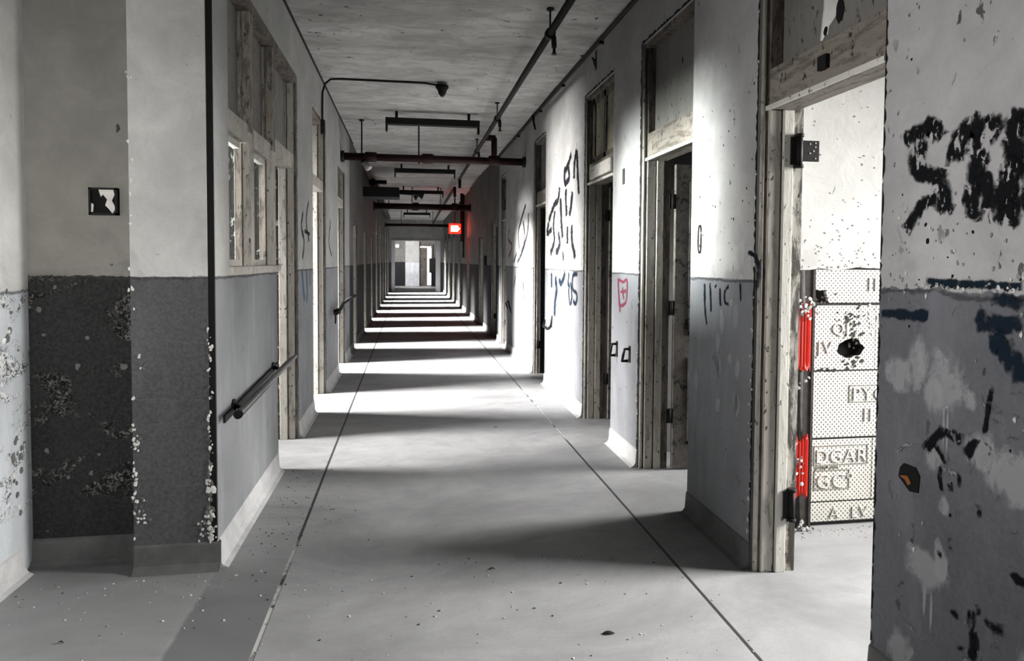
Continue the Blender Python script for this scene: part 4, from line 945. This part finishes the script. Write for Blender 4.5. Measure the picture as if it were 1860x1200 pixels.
t = thing('broken_outlet', 'broken black outlet hole with a rusty edge low on the nearest right-hand wall', 'outlet', (XR, 2.08, 0.84))
b = MB(); b.poly([(XR-0.004, y, z) for y, z in ((2.10, 0.885), (2.045, 0.885), (2.025, 0.86), (2.03, 0.80), (2.07, 0.792), (2.125, 0.83), (2.118, 0.865))], 'black_gap', (0.004, 0, 0)); b.build('hole', t)
b = MB(); b.poly([(XR-0.006, y, z) for y, z in ((2.118, 0.835), (2.08, 0.845), (2.062, 0.825), (2.075, 0.812), (2.09, 0.828))], 'rust_orange', (0.003, 0, 0)); b.build('rusty_scrap', t, label='orange rusty scrap')
def pull(y, z, label):
    t = thing('wall_hook', label, 'hook', (XR, y, z))
    b = MB(); b.tube([(XR, y-0.04, z+0.05), (XR-0.045, y-0.04, z+0.05), (XR-0.05, y-0.02, z), (XR-0.045, y+0.02, z-0.055), (XR, y+0.02, z-0.055)], 0.012, 'black_metal', 8); b.build('loop', t)
    b = MB(); b.box(XR-0.006, XR, y-0.06, y-0.02, z-0.06, z+0.075, 'black_metal', 0.002); b.build('plate', t)
pull(5.45, 0.85, 'farther of two black loop brackets on the narrow wall between the second and third doors'); pull(5.12, 0.85, 'nearer of two black loop brackets on the narrow wall between the second and third doors')
t = thing('wall_hook', 'bent black rod bracket at the edge of the white wall beside the fourth right-hand door', 'hook', (XR, 8.4, 0.77))
b = MB(); b.tube([(XR, 8.42, 0.84), (XR-0.03, 8.40, 0.76), (XR-0.02, 8.2, 0.74), (XR-0.02, 8.0, 0.80), (XR, 7.98, 0.93)], 0.014, 'black_metal', 8); b.build('rod', t)
t = thing('wall_hook', 'small bent bracket on the white wall edge beyond the scribbled wall', 'hook', (XR, 11.9, 0.85))
b = MB(); b.tube([(XR, 11.7, 0.75), (XR-0.04, 11.7, 0.85), (XR-0.04, 11.4, 0.9), (XR, 11.3, 0.7)], 0.014, 'black_metal', 8); b.build('rod', t)
t = thing('key_plate', 'small oblong outlined metal plate on the white pier between the first two doors', 'plate', (XR, 3.815, 1.74))
b = MB(); n_ = 20; pts_ = [(XR-0.006, 3.815+0.02*math.cos(2*math.pi*q/n_), 1.74+0.055*math.sin(2*math.pi*q/n_)+(0.03 if math.sin(2*math.pi*q/n_) > 0 else -0.03)) for q in range(n_+1)]
b.tube(pts_, 0.0035, 'black_metal', 6); b.build('rim', t)
b = MB(); b.tube([(XR-0.006, 3.81, 1.70), (XR-0.001, 3.81, 1.70)], 0.01, 'grime', 10); b.build('boss', t)
t = thing('wall_slot', 'small dark upright slot plate high on the wall between the second and third doors', 'plate', (XR, 5.29, 2.3))
b = MB(); b.box(XR-0.006, XR, 5.26, 5.31, 2.24, 2.37, 'grime', 0.002); b.build('plate', t)
t = thing('wall_anchor', 'small black anchor hook high on the right wall above the third door', 'hook', (XR, 6.15, 3.55))
b = MB(); b.tube([(XR, 6.15, 3.5), (XR-0.04, 6.15, 3.53), (XR-0.03, 6.12, 3.48), (XR, 6.15, 3.44)], 0.009, 'black_metal', 8); b.box(XR-0.004, XR, 6.13, 6.17, 3.42, 3.6, 'black_metal'); b.build('hook', t)
t = thing('wall_anchor', 'bent black anchor hook high on the right wall above the fourth door', 'hook', (XR, 9.1, 3.58))
b = MB(); b.tube([(XR, 9.3, 3.6), (XR-0.06, 9.1, 3.62), (XR-0.05, 9.05, 3.5), (XR-0.03, 9.05, 3.42)], 0.014, 'black_metal', 8); b.build('hook', t)
t = thing('call_box', 'small black box on the right wall just past the glowing sign height', 'electrical box', (XR, 15.0, 1.62))
b = MB(); b.box(XR-0.05, XR, 15.0, 15.2, 1.5, 1.72, 'black_metal', 0.01); b.build('box', t)

# ------------------------------------------------------------------ litter: nobody could count the grit; a few bigger chips are things
def chipfl(b, x, y, s, m):
    k = R.randint(4, 6); a0 = R.random()*6
    top = [(x+math.cos(a0+2*math.pi*i/k)*s*R.uniform(0.6, 1), y+math.sin(a0+2*math.pi*i/k)*s*R.uniform(0.6, 1), 0.001+s*R.uniform(0.15, 0.5)) for i in range(k)]
    vs = [b.bm.verts.new(p) for p in top]; vb = [b.bm.verts.new((p[0], p[1], 0.0)) for p in top]; km = b.mi(m)
    b.bm.faces.new(vs).material_index = km
    for i in range(k): b.bm.faces.new((vb[i], vb[(i+1) % k], vs[(i+1) % k], vs[i])).material_index = km
for n_, fx, lab in ((300, lambda: (R.uniform(-1.85, 1.5), R.choice([R.uniform(2.2, 3.5), 3.5-abs(R.gauss(0, 0.15))])), 'scattered plaster grit and paint crumbs on the concrete in front of the left pier'),
                    (170, lambda: (min(0.3, -0.88+abs(R.gauss(0, 0.22))), R.uniform(3.7, 5.2)), 'dark grit on the concrete below the handrail wall'),
                    (110, lambda: (R.uniform(2.0, 2.9), YB-abs(R.gauss(0, 0.08))-0.01), 'pale rubble crumbs at the foot of the tiled room wall')):
    b = MB()
    for i in range(n_):
        x, y = fx(); chipfl(b, x, y, R.choice([0.003, 0.003, 0.004, 0.006]), R.choice(['grime', 'grime', 'base'] if n_ == 170 else ['white_flake', 'bare_patch', 'base', 'grime']))
    b.build('plaster_grit', label=lab, category='debris', kind='stuff')
for x, y, s, lab in ((0.428, 3.35, 0.016, 'small dark paint curl mid-floor at the edge of the long shadow'), (0.851, 2.69, 0.026, 'dark curled paint chip nearest the camera on the bare floor'),
                     (0.828, 6.25, 0.02, 'flat dark scrap on the pale floor level with the third right-hand door'), (-1.43, 2.95, 0.012, 'dark crumb on the floor before the dark left recess')):
    b = MB(); n_ = 9
    for q in range(n_-1):
        def pt(i, sgn): return (x-s+2*s*i/(n_-1), y+sgn*s*0.35*math.sin(math.pi*(i+0.5)/n_)-s*0.3*i/n_, 0.002+0.006*math.sin(math.pi*i/(n_-1)))
        b.poly([pt(q, -1), pt(q+1, -1), pt(q+1, 1), pt(q, 1)], 'black_gap', (0, 0, 0.002))
    b.build('paint_curl', label=lab, category='debris')
